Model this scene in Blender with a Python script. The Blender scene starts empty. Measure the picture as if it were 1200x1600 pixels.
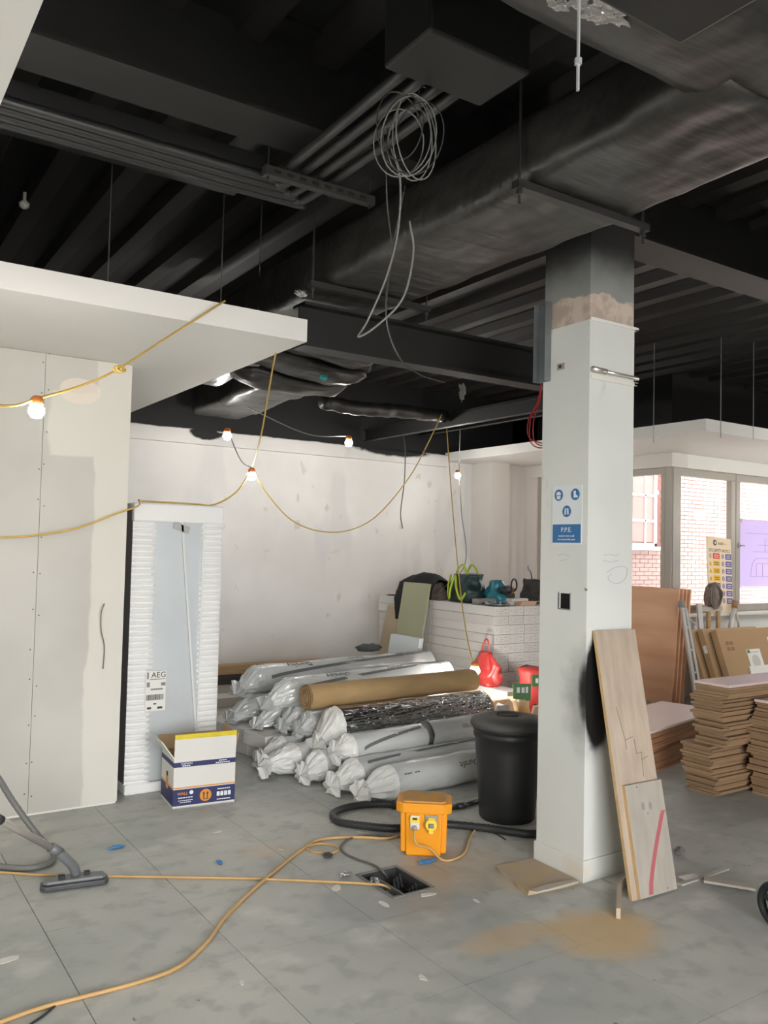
import bpy, bmesh, math, random
from mathutils import Matrix, Vector, noise
random.seed(7)
sc = bpy.context.scene
col = sc.collection
R = math.radians
# ---------------------------------------------------------------- camera
FPX, CAMH = 1316.24, 1.575
YAW, PITCH, ROLL = R(33.598), R(2.481), R(1.3175)
fwd = Vector((math.sin(YAW)*math.cos(PITCH), math.cos(YAW)*math.cos(PITCH), math.sin(PITCH)))
rgt0 = Vector((math.cos(YAW), -math.sin(YAW), 0)); up0 = rgt0.cross(fwd)
rgt = rgt0*math.cos(ROLL) + up0*math.sin(ROLL)
upv = -rgt0*math.sin(ROLL) + up0*math.cos(ROLL)
CAM = Vector((0, 0, CAMH))
cd = bpy.data.cameras.new('camera'); cam = bpy.data.objects.new('camera', cd); col.objects.link(cam)
cd.sensor_fit = 'HORIZONTAL'; cd.sensor_width = 36; cd.lens = FPX*36/1200; cd.clip_start = .05; cd.clip_end = 200
m3 = Matrix((rgt, upv, -fwd)).transposed()
cam.matrix_world = Matrix.Translation(CAM) @ m3.to_4x4()
sc.camera = cam
# ---------------------------------------------------------------- world and exposure
w = bpy.data.worlds.new('overcast_sky'); sc.world = w; w.use_nodes = True
bg = w.node_tree.nodes['Background']; bg.inputs[0].default_value = (1.0, 1.0, 1.0, 1); bg.inputs[1].default_value = 11.0
sc.view_settings.view_transform = 'Standard'; sc.view_settings.look = 'None'
sc.view_settings.exposure = 0.66; sc.view_settings.gamma = 1; sc.view_settings.use_curve_mapping = False
sc.cycles.max_bounces = 8; sc.cycles.diffuse_bounces = 5; sc.cycles.transparent_max_bounces = 12
sc.cycles.sample_clamp_indirect = 6.0
def portal(name, loc, rot, sx, sy):
    l = bpy.data.lights.new(name, 'AREA'); l.shape = 'RECTANGLE'; l.size = sx; l.size_y = sy; l.cycles.is_portal = True
    o = bpy.data.objects.new(name, l); col.objects.link(o); o.location = loc; o.rotation_euler = rot
portal('portal_shopfront', (.1, -3.42, 1.55), (R(90), 0, 0), 5.2, 2.6)
portal('portal_window_right', (10.9, 5.93, 1.85), (R(-90), 0, 0), 6.2, 1.7)
portal('portal_window_left', (7.72, 7.0, 1.85), (0, R(90), 0), 1.7, 2.2)
# ---------------------------------------------------------------- pixel (1200x1600) to place
def ray(px, py): return fwd + rgt*((px-600)/FPX) - upv*((py-800)/FPX)
def on(ax, v, px, py):
    d = ray(px, py); return CAM + d*((v-CAM[ax])/d[ax])
def fl(px, py, z=0.): return on(2, z, px, py)
def oy(Y, px, py): return on(1, Y, px, py)
def ox(X, px, py): return on(0, X, px, py)
# ---------------------------------------------------------------- mesh helpers
class MB:
    def __init__(s): s.v=[]; s.f=[]; s.m=[]; s.mi=0
    def add(s, vs, fs):
        b=len(s.v); s.v += [Vector(p) for p in vs]
        for f in fs: s.f.append(tuple(b+i for i in f)); s.m.append(s.mi)
        return s
    def box(s, x0,x1,y0,y1,z0,z1, M=None):
        vs=[(x,y,z) for z in (z0,z1) for y in (y0,y1) for x in (x0,x1)]
        if M is not None: vs=[M@Vector(p) for p in vs]
        return s.add(vs, [(0,2,3,1),(4,5,7,6),(0,1,5,4),(2,6,7,3),(0,4,6,2),(1,3,7,5)])
    def cbox(s, c, sz, M=None):
        h=[a/2 for a in sz]; return s.box(c[0]-h[0],c[0]+h[0],c[1]-h[1],c[1]+h[1],c[2]-h[2],c[2]+h[2],M)
    def prism(s, poly, z0, z1, M=None):
        n=len(poly); vs=[(p[0],p[1],z0) for p in poly]+[(p[0],p[1],z1) for p in poly]
        if M is not None: vs=[M@Vector(p) for p in vs]
        return s.add(vs, [tuple(range(n-1,-1,-1)), tuple(range(n,2*n))]+[(i,(i+1)%n,n+(i+1)%n,n+i) for i in range(n)])
    def tube(s, pts, r, n=8, cap=True, closed=False):
        pts=[Vector(p) for p in pts]; N=len(pts)
        rr=r if isinstance(r,(list,tuple)) else [r]*N
        ts=[]
        for i in range(N):
            a=pts[(i-1)%N] if (closed or i>0) else pts[i]; b=pts[(i+1)%N] if (closed or i<N-1) else pts[i]
            ts.append((b-a).normalized() if (b-a).length>1e-9 else Vector((0,0,1)))
        u=ts[0].orthogonal().normalized(); vs=[]
        for i in range(N):
            u=(u-ts[i]*u.dot(ts[i])); u=u.normalized() if u.length>1e-6 else ts[i].orthogonal().normalized()
            w_=ts[i].cross(u)
            vs+=[pts[i]+(u*math.cos(2*math.pi*k/n)+w_*math.sin(2*math.pi*k/n))*rr[i] for k in range(n)]
        fs=[]
        for i in range(N if closed else N-1):
            j=(i+1)%N
            fs+=[(i*n+k,i*n+(k+1)%n,j*n+(k+1)%n,j*n+k) for k in range(n)]
        if cap and not closed: fs+=[tuple(range(n-1,-1,-1)), tuple((N-1)*n+k for k in range(n))]
        return s.add(vs,fs)
    def lathe(s, prof, n=24, M=None, cap=True):
        vs=[]; 
        for (r,z) in prof: vs+=[Vector((r*math.cos(2*math.pi*k/n),r*math.sin(2*math.pi*k/n),z)) for k in range(n)]
        if M is not None: vs=[M@p for p in vs]
        N=len(prof); fs=[(i*n+k,i*n+(k+1)%n,(i+1)*n+(k+1)%n,(i+1)*n+k) for i in range(N-1) for k in range(n)]
        if cap: fs+=[tuple(range(n-1,-1,-1)), tuple((N-1)*n+k for k in range(n))]
        return s.add(vs,fs)
    def grid(s, fn, nu, nv, wu=False, wv=False):
        vs=[fn(i/(nu if wu else nu-1), j/(nv if wv else nv-1)) for i in range(nu) for j in range(nv)]
        fs=[]
        for i in range(nu if wu else nu-1):
            for j in range(nv if wv else nv-1):
                a,b=(i+1)%nu,(j+1)%nv; fs.append((i*nv+j,a*nv+j,a*nv+b,i*nv+b))
        return s.add(vs,fs)
    def mesh(s, name, mats, smooth=False):
        me=bpy.data.meshes.new(name); me.from_pydata(s.v,[],s.f); 
        for m in (mats if isinstance(mats,(list,tuple)) else [mats]): me.materials.append(m)
        me.polygons.foreach_set('material_index', s.m)
        if smooth: me.polygons.foreach_set('use_smooth',[True]*len(s.f))
        bm=bmesh.new(); bm.from_mesh(me); bmesh.ops.recalc_face_normals(bm, faces=bm.faces); bm.to_mesh(me); bm.free()
        me.update(); return me
    def build(s, name, mats, parent=None, smooth=False, bevel=0, sub=0, world=True):
        """a mesh object; a top-level one gets its origin at its base; a child takes world coordinates unless world=False"""
        base=Vector((0,0,0))
        if parent is None:
            xs=[v.x for v in s.v]; ys=[v.y for v in s.v]; zs=[v.z for v in s.v]
            base=Vector(((min(xs)+max(xs))/2,(min(ys)+max(ys))/2,min(zs)))
            s.v=[v-base for v in s.v]
        elif world:
            root=parent
            while root.parent: root=root.parent
            I=RM[root.name].inverted() if root.name in RM else Matrix.Translation(-root.location)
            s.v=[I@v for v in s.v]
        me=s.mesh(name,mats,smooth); o=bpy.data.objects.new(name,me); col.objects.link(o)
        o.location=base
        if parent is not None:
            o.parent=parent
            if parent.parent is None and parent.type=='MESH': pass
        if sub:
            md=o.modifiers.new('sub','SUBSURF'); md.levels=sub; md.render_levels=sub
        if bevel:
            md=o.modifiers.new('bevel','BEVEL'); md.width=bevel; md.segments=2; md.limit_method='ANGLE'; md.angle_limit=R(40); md.harden_normals=False
        if parent is None: RM[o.name]=Matrix.Translation(base)
        return o
RM={}
def tag(o,label=None,cat=None,group=None,kind=None):
    if label: o['label']=label
    if cat: o['category']=cat
    if group: o['group']=group
    if kind: o['kind']=kind
    return o
def thing(name,label,cat,loc=(0,0,0),rz=0,group=None,M=None):
    o=bpy.data.objects.new(name,None); col.objects.link(o); o.empty_display_size=.1
    MM=Matrix.Translation(Vector(loc))@Matrix.Rotation(rz,4,'Z') if M is None else M
    o.matrix_world=MM; RM[o.name]=MM
    return tag(o,label,cat,group)
def dup(root,M,label=None,group=None):
    r=root.copy(); col.objects.link(r); r.matrix_world=M; RM[r.name]=M
    if label: r['label']=label
    if group: r['group']=group
    for ch in [c for c in root.children]:
        c=ch.copy(); col.objects.link(c); c.parent=r
        for g in ch.children:
            d=g.copy(); col.objects.link(d); d.parent=c
    return r
def share(name,me,loc,rz=0,parent=None,label=None,cat=None,group=None,M=None):
    o=bpy.data.objects.new(name,me); col.objects.link(o)
    if M is not None: o.matrix_world=M
    else: o.location=loc; o.rotation_euler=(0,0,rz)
    if parent is not None:
        o.parent=parent
    else: RM[o.name]=M if M is not None else Matrix.Translation(Vector(loc))@Matrix.Rotation(rz,4,'Z')
    return tag(o,label,cat,group)
def spline(pts,n=8):
    P=[Vector(p) for p in pts]; out=[]
    for i in range(len(P)-1):
        p0=P[i-1] if i>0 else P[i]*2-P[i+1]; p1=P[i]; p2=P[i+1]; p3=P[i+2] if i+2<len(P) else P[i+1]*2-P[i]
        for k in range(n):
            t=k/n; out.append(.5*((2*p1)+(p2-p0)*t+(2*p0-5*p1+4*p2-p3)*t*t+(3*p1-p0-3*p2+p3)*t**3))
    return out+[P[-1]]
def frame(o,xa,up):
    """matrix with x along xa, z near up"""
    x=Vector(xa).normalized(); z=Vector(up); z=(z-x*z.dot(x)).normalized(); y=z.cross(x)
    return Matrix.Translation(Vector(o))@Matrix((x,y,z)).transposed().to_4x4()
_tc={}
def text(s,size,M,mat,parent,name='lettering',world=True,align='CENTER',ext=.0006,sx=1.0):
    key=(s,size,align,ext,mat.name,sx)
    if key not in _tc:
        cu=bpy.data.curves.new('t','FONT'); cu.body=s; cu.size=size; cu.align_x=align; cu.align_y='CENTER'; cu.extrude=ext; cu.resolution_u=2
        o=bpy.data.objects.new('t',cu); col.objects.link(o)
        dg=bpy.context.evaluated_depsgraph_get(); me=bpy.data.meshes.new_from_object(o.evaluated_get(dg))
        bpy.data.objects.remove(o); me.materials.clear(); me.materials.append(mat)
        if sx!=1.0:
            for v in me.vertices: v.co.x*=sx
        _tc[key]=me
    o=bpy.data.objects.new(name,_tc[key]); col.objects.link(o); o.parent=parent
    if world:
        root=parent
        while root.parent: root=root.parent
        M=RM[root.name].inverted()@M
    o.matrix_local=M
    return o
# ---------------------------------------------------------------- materials
def nodes(name):
    m=bpy.data.materials.new(name); m.use_nodes=True; t=m.node_tree
    return m,t,t.nodes,t.links,t.nodes['Principled BSDF']
def rgb(h): # sRGB 0-255 -> linear
    return tuple(((c/255)/12.92 if c/255<=.04045 else ((c/255+.055)/1.055)**2.4) for c in h)+(1,)
def mat(name,c,rough=.6,metal=0.,var=.0,scale=6.,bump=0.,bscale=40.,spec=.5,c2=None,stretch=None,detail=4,objrand=0.):
    m,t,N,L,b=nodes(name)
    b.inputs['Base Color'].default_value=rgb(c); b.inputs['Roughness'].default_value=rough; b.inputs['Metallic'].default_value=metal
    b.inputs['Specular IOR Level'].default_value=spec
    tc=N.new('ShaderNodeTexCoord'); vec=tc.outputs['Object']
    if stretch:
        mp=N.new('ShaderNodeMapping'); mp.inputs['Scale'].default_value=stretch; L.new(vec,mp.inputs[0]); vec=mp.outputs[0]
    if objrand:
        oi=N.new('ShaderNodeObjectInfo'); ad=N.new('ShaderNodeVectorMath'); ad.operation='MULTIPLY_ADD'
        cmb=N.new('ShaderNodeCombineXYZ'); L.new(oi.outputs['Random'],cmb.inputs[0]); L.new(oi.outputs['Random'],cmb.inputs[1])
        ad.inputs[1].default_value=(37,53,0); L.new(cmb.outputs[0],ad.inputs[0]); L.new(vec,ad.inputs[2]); vec=ad.outputs[0]
    if var or c2:
        n=N.new('ShaderNodeTexNoise'); n.inputs['Scale'].default_value=scale; n.inputs['Detail'].default_value=detail; L.new(vec,n.inputs['Vector'])
        r=N.new('ShaderNodeValToRGB'); r.color_ramp.elements[0].position=.3; r.color_ramp.elements[1].position=.7
        a=rgb(c); d=rgb(c2) if c2 else tuple(max(0,x*(1-var)) for x in a[:3])+(1,)
        r.color_ramp.elements[0].color=d; r.color_ramp.elements[1].color=a
        L.new(n.outputs[0],r.inputs[0]); out=r.outputs[0]
        if objrand:
            hs=N.new('ShaderNodeHueSaturation'); mr=N.new('ShaderNodeMapRange'); mr.inputs[3].default_value=1-objrand; mr.inputs[4].default_value=1+objrand
            L.new(oi.outputs['Random'],mr.inputs[0]); L.new(mr.outputs[0],hs.inputs['Value']); L.new(out,hs.inputs['Color']); out=hs.outputs[0]
        L.new(out,b.inputs['Base Color'])
    if bump:
        n2=N.new('ShaderNodeTexNoise'); n2.inputs['Scale'].default_value=bscale; n2.inputs['Detail'].default_value=4; L.new(vec,n2.inputs['Vector'])
        bp=N.new('ShaderNodeBump'); bp.inputs['Strength'].default_value=bump; bp.inputs['Distance'].default_value=.01
        L.new(n2.outputs[0],bp.inputs['Height']); L.new(bp.outputs[0],b.inputs['Normal'])
    return m
def emit(name,c,s):
    m,t,N,L,b=nodes(name); b.inputs['Emission Color'].default_value=c; b.inputs['Emission Strength'].default_value=s; b.inputs['Base Color'].default_value=(1,1,1,1); return m
def glassm(name,tint=(1,1,1,1),gl=.06,rough=.0):
    m=bpy.data.materials.new(name); m.use_nodes=True; t=m.node_tree; N=t.nodes; L=t.links; N.clear()
    o=N.new('ShaderNodeOutputMaterial'); mx=N.new('ShaderNodeMixShader'); tr=N.new('ShaderNodeBsdfTransparent'); g=N.new('ShaderNodeBsdfGlossy')
    tr.inputs[0].default_value=tint; g.inputs['Roughness'].default_value=rough; mx.inputs[0].default_value=gl
    L.new(tr.outputs[0],mx.inputs[1]); L.new(g.outputs[0],mx.inputs[2]); L.new(mx.outputs[0],o.inputs[0]); return m
# a small node toolkit for painted / stained surfaces
class NT:
    def __init__(s,name): s.m,s.t,s.N,s.L,s.b=nodes(name); s.pos=s.N.new('ShaderNodeNewGeometry').outputs['Position']
    def noise(s,scale,detail=4,vec=None,stretch=None):
        v=vec or s.pos
        if stretch:
            mp=s.N.new('ShaderNodeMapping'); mp.inputs['Scale'].default_value=stretch; s.L.new(v,mp.inputs[0]); v=mp.outputs[0]
        n=s.N.new('ShaderNodeTexNoise'); n.inputs['Scale'].default_value=scale; n.inputs['Detail'].default_value=detail; s.L.new(v,n.inputs['Vector']); return n.outputs[0]
    def math(s,op,a,b=None,c=None,clamp=False):
        n=s.N.new('ShaderNodeMath'); n.operation=op; n.use_clamp=clamp
        for i,x in enumerate((a,b,c)):
            if x is None: continue
            if isinstance(x,(int,float)): n.inputs[i].default_value=x
            else: s.L.new(x,n.inputs[i])
        return n.outputs[0]
    def sep(s,v=None):
        n=s.N.new('ShaderNodeSeparateXYZ'); s.L.new(v or s.pos,n.inputs[0]); return n.outputs
    def ss(s,x,a,b):
        n=s.N.new('ShaderNodeMapRange'); n.interpolation_type='SMOOTHSTEP'; n.inputs[1].default_value=a; n.inputs[2].default_value=b; s.L.new(x,n.inputs[0]); return n.outputs[0]
    def mix(s,f,a,b):
        n=s.N.new('ShaderNodeMix'); n.data_type='RGBA'
        if isinstance(f,(int,float)): n.inputs[0].default_value=f
        else: s.L.new(f,n.inputs[0])
        for i,x in ((6,a),(7,b)):
            if isinstance(x,tuple): n.inputs[i].default_value=x
            else: s.L.new(x,n.inputs[i])
        return n.outputs[2]
    def blob(s,cx,sx,cy=None,sy=1,cz=None,sz=1,wob=.35,nscale=6):
        """soft-edged mask, 1 at the centre of an ellipsoid, 0 at its rim, edge broken by noise"""
        x,y,z=s.sep(); acc=None
        for v,c,q in ((x,cx,sx),(y,cy,sy),(z,cz,sz)):
            if c is None: continue
            d=s.math('DIVIDE',s.math('SUBTRACT',v,c),q); d=s.math('MULTIPLY',d,d); acc=d if acc is None else s.math('ADD',acc,d)
        r=s.math('SQRT',acc); r=s.math('ADD',r,s.math('MULTIPLY',s.math('SUBTRACT',s.noise(nscale),.5),wob*2)); return s.math('SUBTRACT',1.0,r,clamp=True)
    def color(s,c,rough=.6): 
        s.L.new(c,s.b.inputs['Base Color']); s.b.inputs['Roughness'].default_value=rough; return s.m
    def bump(s,h,st=.3,dist=.01):
        n=s.N.new('ShaderNodeBump'); n.inputs['Strength'].default_value=st; n.inputs['Distance'].default_value=dist; s.L.new(h,n.inputs['Height']); s.L.new(n.outputs[0],s.b.inputs['Normal'])
# ================================================================ surfaces
def floor_material():
    s=NT('access_floor_tile')
    big=s.noise(1.1,5); fine=s.noise(9,6); base=s.mix(s.ss(big,.3,.72),rgb((164,167,162)),rgb((196,195,187)))
    base=s.mix(s.math('MULTIPLY',s.ss(fine,.48,.68),.5),base,rgb((148,151,146)))
    oi=s.N.new('ShaderNodeObjectInfo'); base=s.mix(s.math('MULTIPLY',oi.outputs['Random'],.16),base,rgb((146,151,148)))
    # dusty pale scuffs, plaster specks, dark scrapes
    sc_=s.noise(3.4,9,stretch=(1,1.25,1)); base=s.mix(s.math('MULTIPLY',s.ss(sc_,.55,.72),.5),base,rgb((212,208,200)))
    sp=s.noise(24,3); base=s.mix(s.ss(sp,.765,.79),base,rgb((214,210,202)))
    dk=s.noise(17,3,stretch=(1.3,.8,1)); base=s.mix(s.math('MULTIPLY',s.ss(dk,.735,.76),.7),base,rgb((84,82,78)))
    # bare dark patch round the floor box, orange sawdust spills
    d=s.blob(2.32,.48,3.2,.30,wob=.12,nscale=3); base=s.mix(s.math('MULTIPLY',s.ss(d,.0,.15),.35),base,rgb((126,130,128)))
    for (cx,rx,cy,ry,k) in ((2.78,.34,2.45,.26,.95),(2.42,.34,2.62,.13,.6),(2.72,.45,3.27,.34,.28),(2.95,.3,3.02,.18,.4),(1.98,.2,4.0,.15,.3)):
        d=s.blob(cx,rx,cy,ry,wob=.28,nscale=7); base=s.mix(s.math('MULTIPLY',s.ss(d,.0,.55),k*.8),base,rgb((206,172,120)))
    m=s.color(base,.55); s.bump(s.noise(60,4),.12,.004)
    rr=s.ss(big,.3,.7); r2=s.math('MULTIPLY_ADD',rr,.2,.42); s.L.new(r2,s.b.inputs['Roughness']); return m
FLOOR=floor_material()
def back_wall_material():
    s=NT('skimmed_back_wall'); x,y,z=s.sep()
    base=s.mix(s.ss(s.noise(1.2,3),.35,.7),rgb((220,217,213)),rgb((232,230,226)))
    base=s.mix(s.math('MULTIPLY',s.ss(s.noise(2.2,2,stretch=(1,1,.35)),.56,.66),.55),base,rgb((206,205,203)))
    sm=s.noise(7,2,stretch=(1,1,.6)); base=s.mix(s.math('MULTIPLY',s.ss(sm,.66,.72),.55),base,rgb((196,188,170)))
    edge=s.math('ADD',z,s.math('MULTIPLY',s.math('SUBTRACT',s.noise(5,3),.5),.03))
    sp=s.blob(3.35,.22,8.5,.4,2.76,.09,wob=.2,nscale=9); sp2=s.blob(5.75,.75,8.5,.4,2.83,.16,wob=.2,nscale=7)
    k=s.math('MAXIMUM',s.ss(edge,2.785,2.80),s.math('MAXIMUM',s.ss(sp,.1,.3),s.ss(sp2,.1,.3)))
    return s.color(s.mix(k,base,rgb((26,26,27))),.75)
WALLB=back_wall_material()
WHITE=mat('white_paint',(222,220,215),.6,var=.05,scale=1.5)
SOFF=mat('white_soffit',(226,224,219),.65,var=.04,scale=1.2)
PINKW=mat('plaster_white',(214,208,202),.7,var=.06,scale=1.5)
BLACKC=mat('black_deck_paint',(15,15,16),.6,var=.35,scale=3,spec=.6)
BLACKB=mat('black_beam_paint',(21,21,21),.55,var=.3,scale=2,spec=.6)
BLACKM=mat('black_metal',(27,27,28),.4,metal=.0,var=.2,scale=5,spec=.7)
FRAME=mat('grey_beige_frame',(168,162,152),.4,var=.04)
GLASS=glassm('window_glass',gl=.05)
GALV=mat('galvanised_steel',(150,154,156),.35,metal=.9,var=.25,scale=14)
JOINT=mat('grey_joint',(110,108,103),.8)
SLAB=mat('dark_slab',(70,70,68),.8)
# ================================================================ floor
T0X,T0Y,TS=.812,2.42,.6
GX0,GX1=T0X-3*TS,T0X+12*TS; GY0,GY1=T0Y-3*TS,T0Y+11*TS
floor=tag(MB().box(-5,15,-4,8.75,-.3,-.12).build('floor',SLAB),'concrete slab under the grey access floor tiles','floor',kind='structure')
FBX=(2.215,2.435,3.185,3.485)   # opening for the floor box
tile=MB().box(-TS/2+.0016,TS/2-.0016,-TS/2+.0016,TS/2-.0016,-.12,0).mesh('floor_tile',FLOOR)
fx,fy,fz=floor.location
for i in range(15):
    for j in range(14):
        cx,cy=GX0+(i+.5)*TS,GY0+(j+.5)*TS
        if cy>8.55+.3: continue
        if cx-TS/2<FBX[0]<cx+TS/2 and cy-TS/2<FBX[2]<cy+TS/2:
            a=TS/2-.0016; q=MB(); x0,x1,y0,y1=FBX
            q.box(cx-a,x0,cy-a,cy+a,-.12,0).box(x1,cx+a,cy-a,cy+a,-.12,0).box(x0,x1,cy-a,y0,-.12,0).box(x0,x1,y1,cy+a,-.12,0)
            q.build('floor_tile',FLOOR,floor); continue
        share('floor_tile',tile,(cx-fx,cy-fy,-fz),0,floor)
q=MB().box(-5,15,-4,GY0-.002,-.12,0).box(-5,GX0-.002,GY0,8.75,-.12,0).box(GX1+.002,15,GY0,6.2,-.12,0)
q.build('floor_surround',FLOOR,floor)
# ================================================================ walls
XW,YC,YB=7.75,5.96,8.55
ZS=2.706; XF,YF=6.606,4.712
wb=tag(MB().box(-5,XW+.25,YB,YB+.2,0,3.75).build('wall_back',WALLB),'long white skimmed wall at the back with black paint above',None,kind='structure')
MB().box(-5,6.62,YB-.06,YB,2.635,2.775).build('top_lip',WALLB,wb)
wp=tag(MB().box(7.05,7.36,8.16,YB,0,ZS).box(7.36,XW,8.30,YB,0,ZS).build('wall_riser',PINKW),'boxed white pipe casing in the corner by the windows',None,kind='structure')
# stud partition with plasterboard panels
def partition_material():
    s=NT('plasterboard_partition'); x,y,z=s.sep()
    nz=s.math('MULTIPLY',s.math('SUBTRACT',s.noise(3.0,4),.5),.10)
    xe=s.math('ADD',x,nz)
    bare=s.mix(s.ss(s.noise(1.3,3),.35,.7),rgb((180,177,169)),rgb((191,188,181)))
    skim=rgb((210,207,197)); k=s.ss(xe,1.325,1.345)
    ze=s.math('ADD',z,s.math('MULTIPLY',s.math('SUBTRACT',s.noise(2.2,3),.5),.14)); xe2=s.math('ADD',x,s.math('MULTIPLY',s.math('SUBTRACT',s.noise(2.6,3),.5),.12))
    k2=s.math('MULTIPLY',s.ss(xe2,1.07,1.10),s.math('MULTIPLY',s.ss(ze,2.08,2.10),s.ss(ze,2.47,2.45)))
    k=s.math('MAXIMUM',k,k2)
    pk=s.blob(1.24,.16,None,1,2.47,.10,wob=.12); c=s.mix(s.math('MULTIPLY',k,.85),bare,skim); c=s.mix(s.math('MULTIPLY',s.ss(pk,.2,.28),.6),c,rgb((226,212,196)))
    return s.color(c,.7)
PART=partition_material()
YP=5.17
pw=tag(MB().box(-5,1.542,YP+.0125,YP+.11,0,2.67).build('wall_left',WHITE),'plasterboard stud partition ending beside the wrapped fridge',None,kind='structure')
for (a,b) in ((-1.35,-.158),(-.155,1.037),(1.040,1.545)):
    MB().box(a,b,YP,YP+.0125,.015,2.668).build('plasterboard_panel',PART,pw)
scr=MB().lathe([(.004,0),(.004,.0006)],8).mesh('screw_head',mat('screw_dark',(60,58,55),.5))
for z in [.12+.21*k for k in range(13)]:
    for xx in (1.022,1.056):
        if random.random()<.75:
            o=share('screw_head',scr,(0,0,0),0,pw); o.matrix_local=RM[pw.name].inverted()@Matrix.Translation((xx+random.uniform(-.006,.006),YP-.0004,z+random.uniform(-.03,.03)))@Matrix.Rotation(R(90),4,'X')
# lowered white soffit over the partition, one near the camera, one along the windows
def soffit(name,poly,z0,z1,label):
    return tag(MB().prism(poly,z0,z1).build(name,SOFF),label,None,kind='structure')
soffit('ceiling_left',[(-5,3.96),(2.11,3.96),(2.11,7.6),(-5,7.6)],2.67,2.79,'white plasterboard soffit hung over the partition')
soffit('ceiling_near',[(-5,-1),(.325,-1),(.325,2.45),(-5,2.45)],2.67,2.79,'white soffit edge near the entrance')
soffit('ceiling_right',[(XF,YF),(15,YF),(15,YC),(XW,YC),(XW,YB),(XF,YB)],ZS,2.818,'white soffit running round the windows')
# window walls
wr=tag(MB().box(XW,XW+.25,YC,YB,0,.93).box(XW,XW+.25,8.06,YB,.93,3.75).box(XW-.02,XW+.25,YC-.02,8.2,2.55,ZS).build('wall_right',PINKW),'white wall under and above the corner windows',None,kind='structure')
MB().box(XW,XW+.25,YC,YB,2.82,3.75).build('upper_wall',BLACKB,wr)
wr2=tag(MB().box(XW+.25,15,YC,YC+.25,0,.93).box(XW+.25,15,YC-.02,YC+.25,2.55,ZS).box(12.9,15,YC,YC+.25,.93,2.55).build('wall_window_return',WHITE),'white wall under the window carrying the safety notice',None,kind='structure')
MB().box(XW+.25,15,YC,YC+.25,2.82,3.75).build('upper_wall',BLACKB,wr2)
MB().box(XW+.02,12.9,YC-.14,YC,.905,.935).build('sill_board',WHITE,wr2)
tag(MB().box(-5.2,-5,-4,YB+.2,0,3.75).build('wall_side',WHITE),'white wall out to the side',None,kind='structure')
tag(MB().box(15,15.2,-4,YC,0,3.75).build('wall_end',WHITE),'white wall at the far end',None,kind='structure')
tag(MB().box(-5,-2.5,-3.7,-3.5,0,3.75).box(2.7,15,-3.7,-3.5,0,3.75).box(-2.5,2.7,-3.7,-3.5,0,.2).box(-2.5,2.7,-3.7,-3.5,2.9,3.75).build('wall_front',WHITE),'shopfront wall behind the viewer',None,kind='structure')
def casement(name,M,wd,ht,fw=.075,handle=None,label=''):
    """local x along the wall, y outward, z up; glazing with a deep frame"""
    r=tag(bpy.data.objects.new(name,None),label,None,kind='structure'); col.objects.link(r); r.matrix_world=M; RM[r.name]=M
    MB().box(0,wd,0,.07,0,fw).box(0,wd,0,.07,ht-fw,ht).box(0,fw,0,.07,fw,ht-fw).box(wd-fw,wd,0,.07,fw,ht-fw).build('window_frame',FRAME,r,world=False,bevel=.006)
    MB().box(fw,wd-fw,.035,.041,fw,ht-fw).build('pane',GLASS,r,world=False)
    if handle is not None:
        MB().box(handle-.012,handle+.012,-.02,0,ht*.46,ht*.46+.06).box(handle-.008,handle+.008,-.045,-.02,ht*.46+.02,ht*.46+.035).box(handle-.008,handle+.06,-.05,-.035,ht*.46+.02,ht*.46+.035).build('handle',FRAME,r,world=False)
    return r
MR=Matrix.Rotation(R(-90),4,'Z')   # local x -> -y, local y -> +x
for k,(ya,yb) in enumerate(((6.84,6.04),(7.64,6.85),(8.06,7.65))):
    casement('window_%d'%(k+1),Matrix.Translation((XW+.02,ya,.93))@MR,ya-yb,1.62,label='grey framed corner window looking onto brickwork')
tag(MB().box(XW,XW+.12,YC,YC+.08,.93,2.55).box(XW+.02,XW+.06,YC-.012,YC,.93,2.55).build('trim_1',FRAME,bevel=.005),'grey corner post between the two windows',None,kind='structure')
xs=[7.86,8.965,10.07,11.2,12.9]
for k in range(4):
    casement('window_%d'%(k+4),Matrix.Translation((xs[k]+.004,YC+.02,.935)),xs[k+1]-xs[k]-.008,1.615,.085,handle=(.045 if k==1 else None),label='grey framed window pane %s'%('behind the safety notice','with the lilac drawing taped to it','beyond the lilac drawing','at the far end')[k])
for k in range(2):
    casement('window_%d'%(k+8),Matrix.Translation((-2.5+2.6*k,-3.62,.2)),2.6,2.7,.06,label='tall shopfront pane behind the viewer')
# hinges on the window by the corner
# ================================================================ column
CX0,CX1,CY0,CY1=3.10,3.427,2.87,3.19; ZC=2.728
def column_material():
    s=NT('white_column_cladding')
    base=s.mix(s.ss(s.noise(1.4,3),.35,.7),rgb((204,206,202)),rgb((214,215,210)))
    base=s.mix(s.math('MULTIPLY',s.ss(s.noise(9,5,stretch=(1,1,.3)),.66,.72),.35),base,rgb((176,176,172)))
    k=s.ss(s.blob(3.185,.12,2.87,.09,.90,.34,wob=.14,nscale=9),.08,.26)
    halo=s.math('MULTIPLY',s.ss(s.blob(3.16,.2,2.87,.2,.86,.36,wob=.25,nscale=12),.0,.7),.5)
    base=s.mix(halo,base,rgb((46,46,46))); base=s.mix(k,base,rgb((15,15,15)))
    g=s.blob(3.05,.2,2.9,.2,.05,.13,wob=.3); base=s.mix(s.math('MULTIPLY',s.ss(g,.3,.8),.3),base,rgb((204,168,110)))
    return s.color(base,.5)
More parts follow.
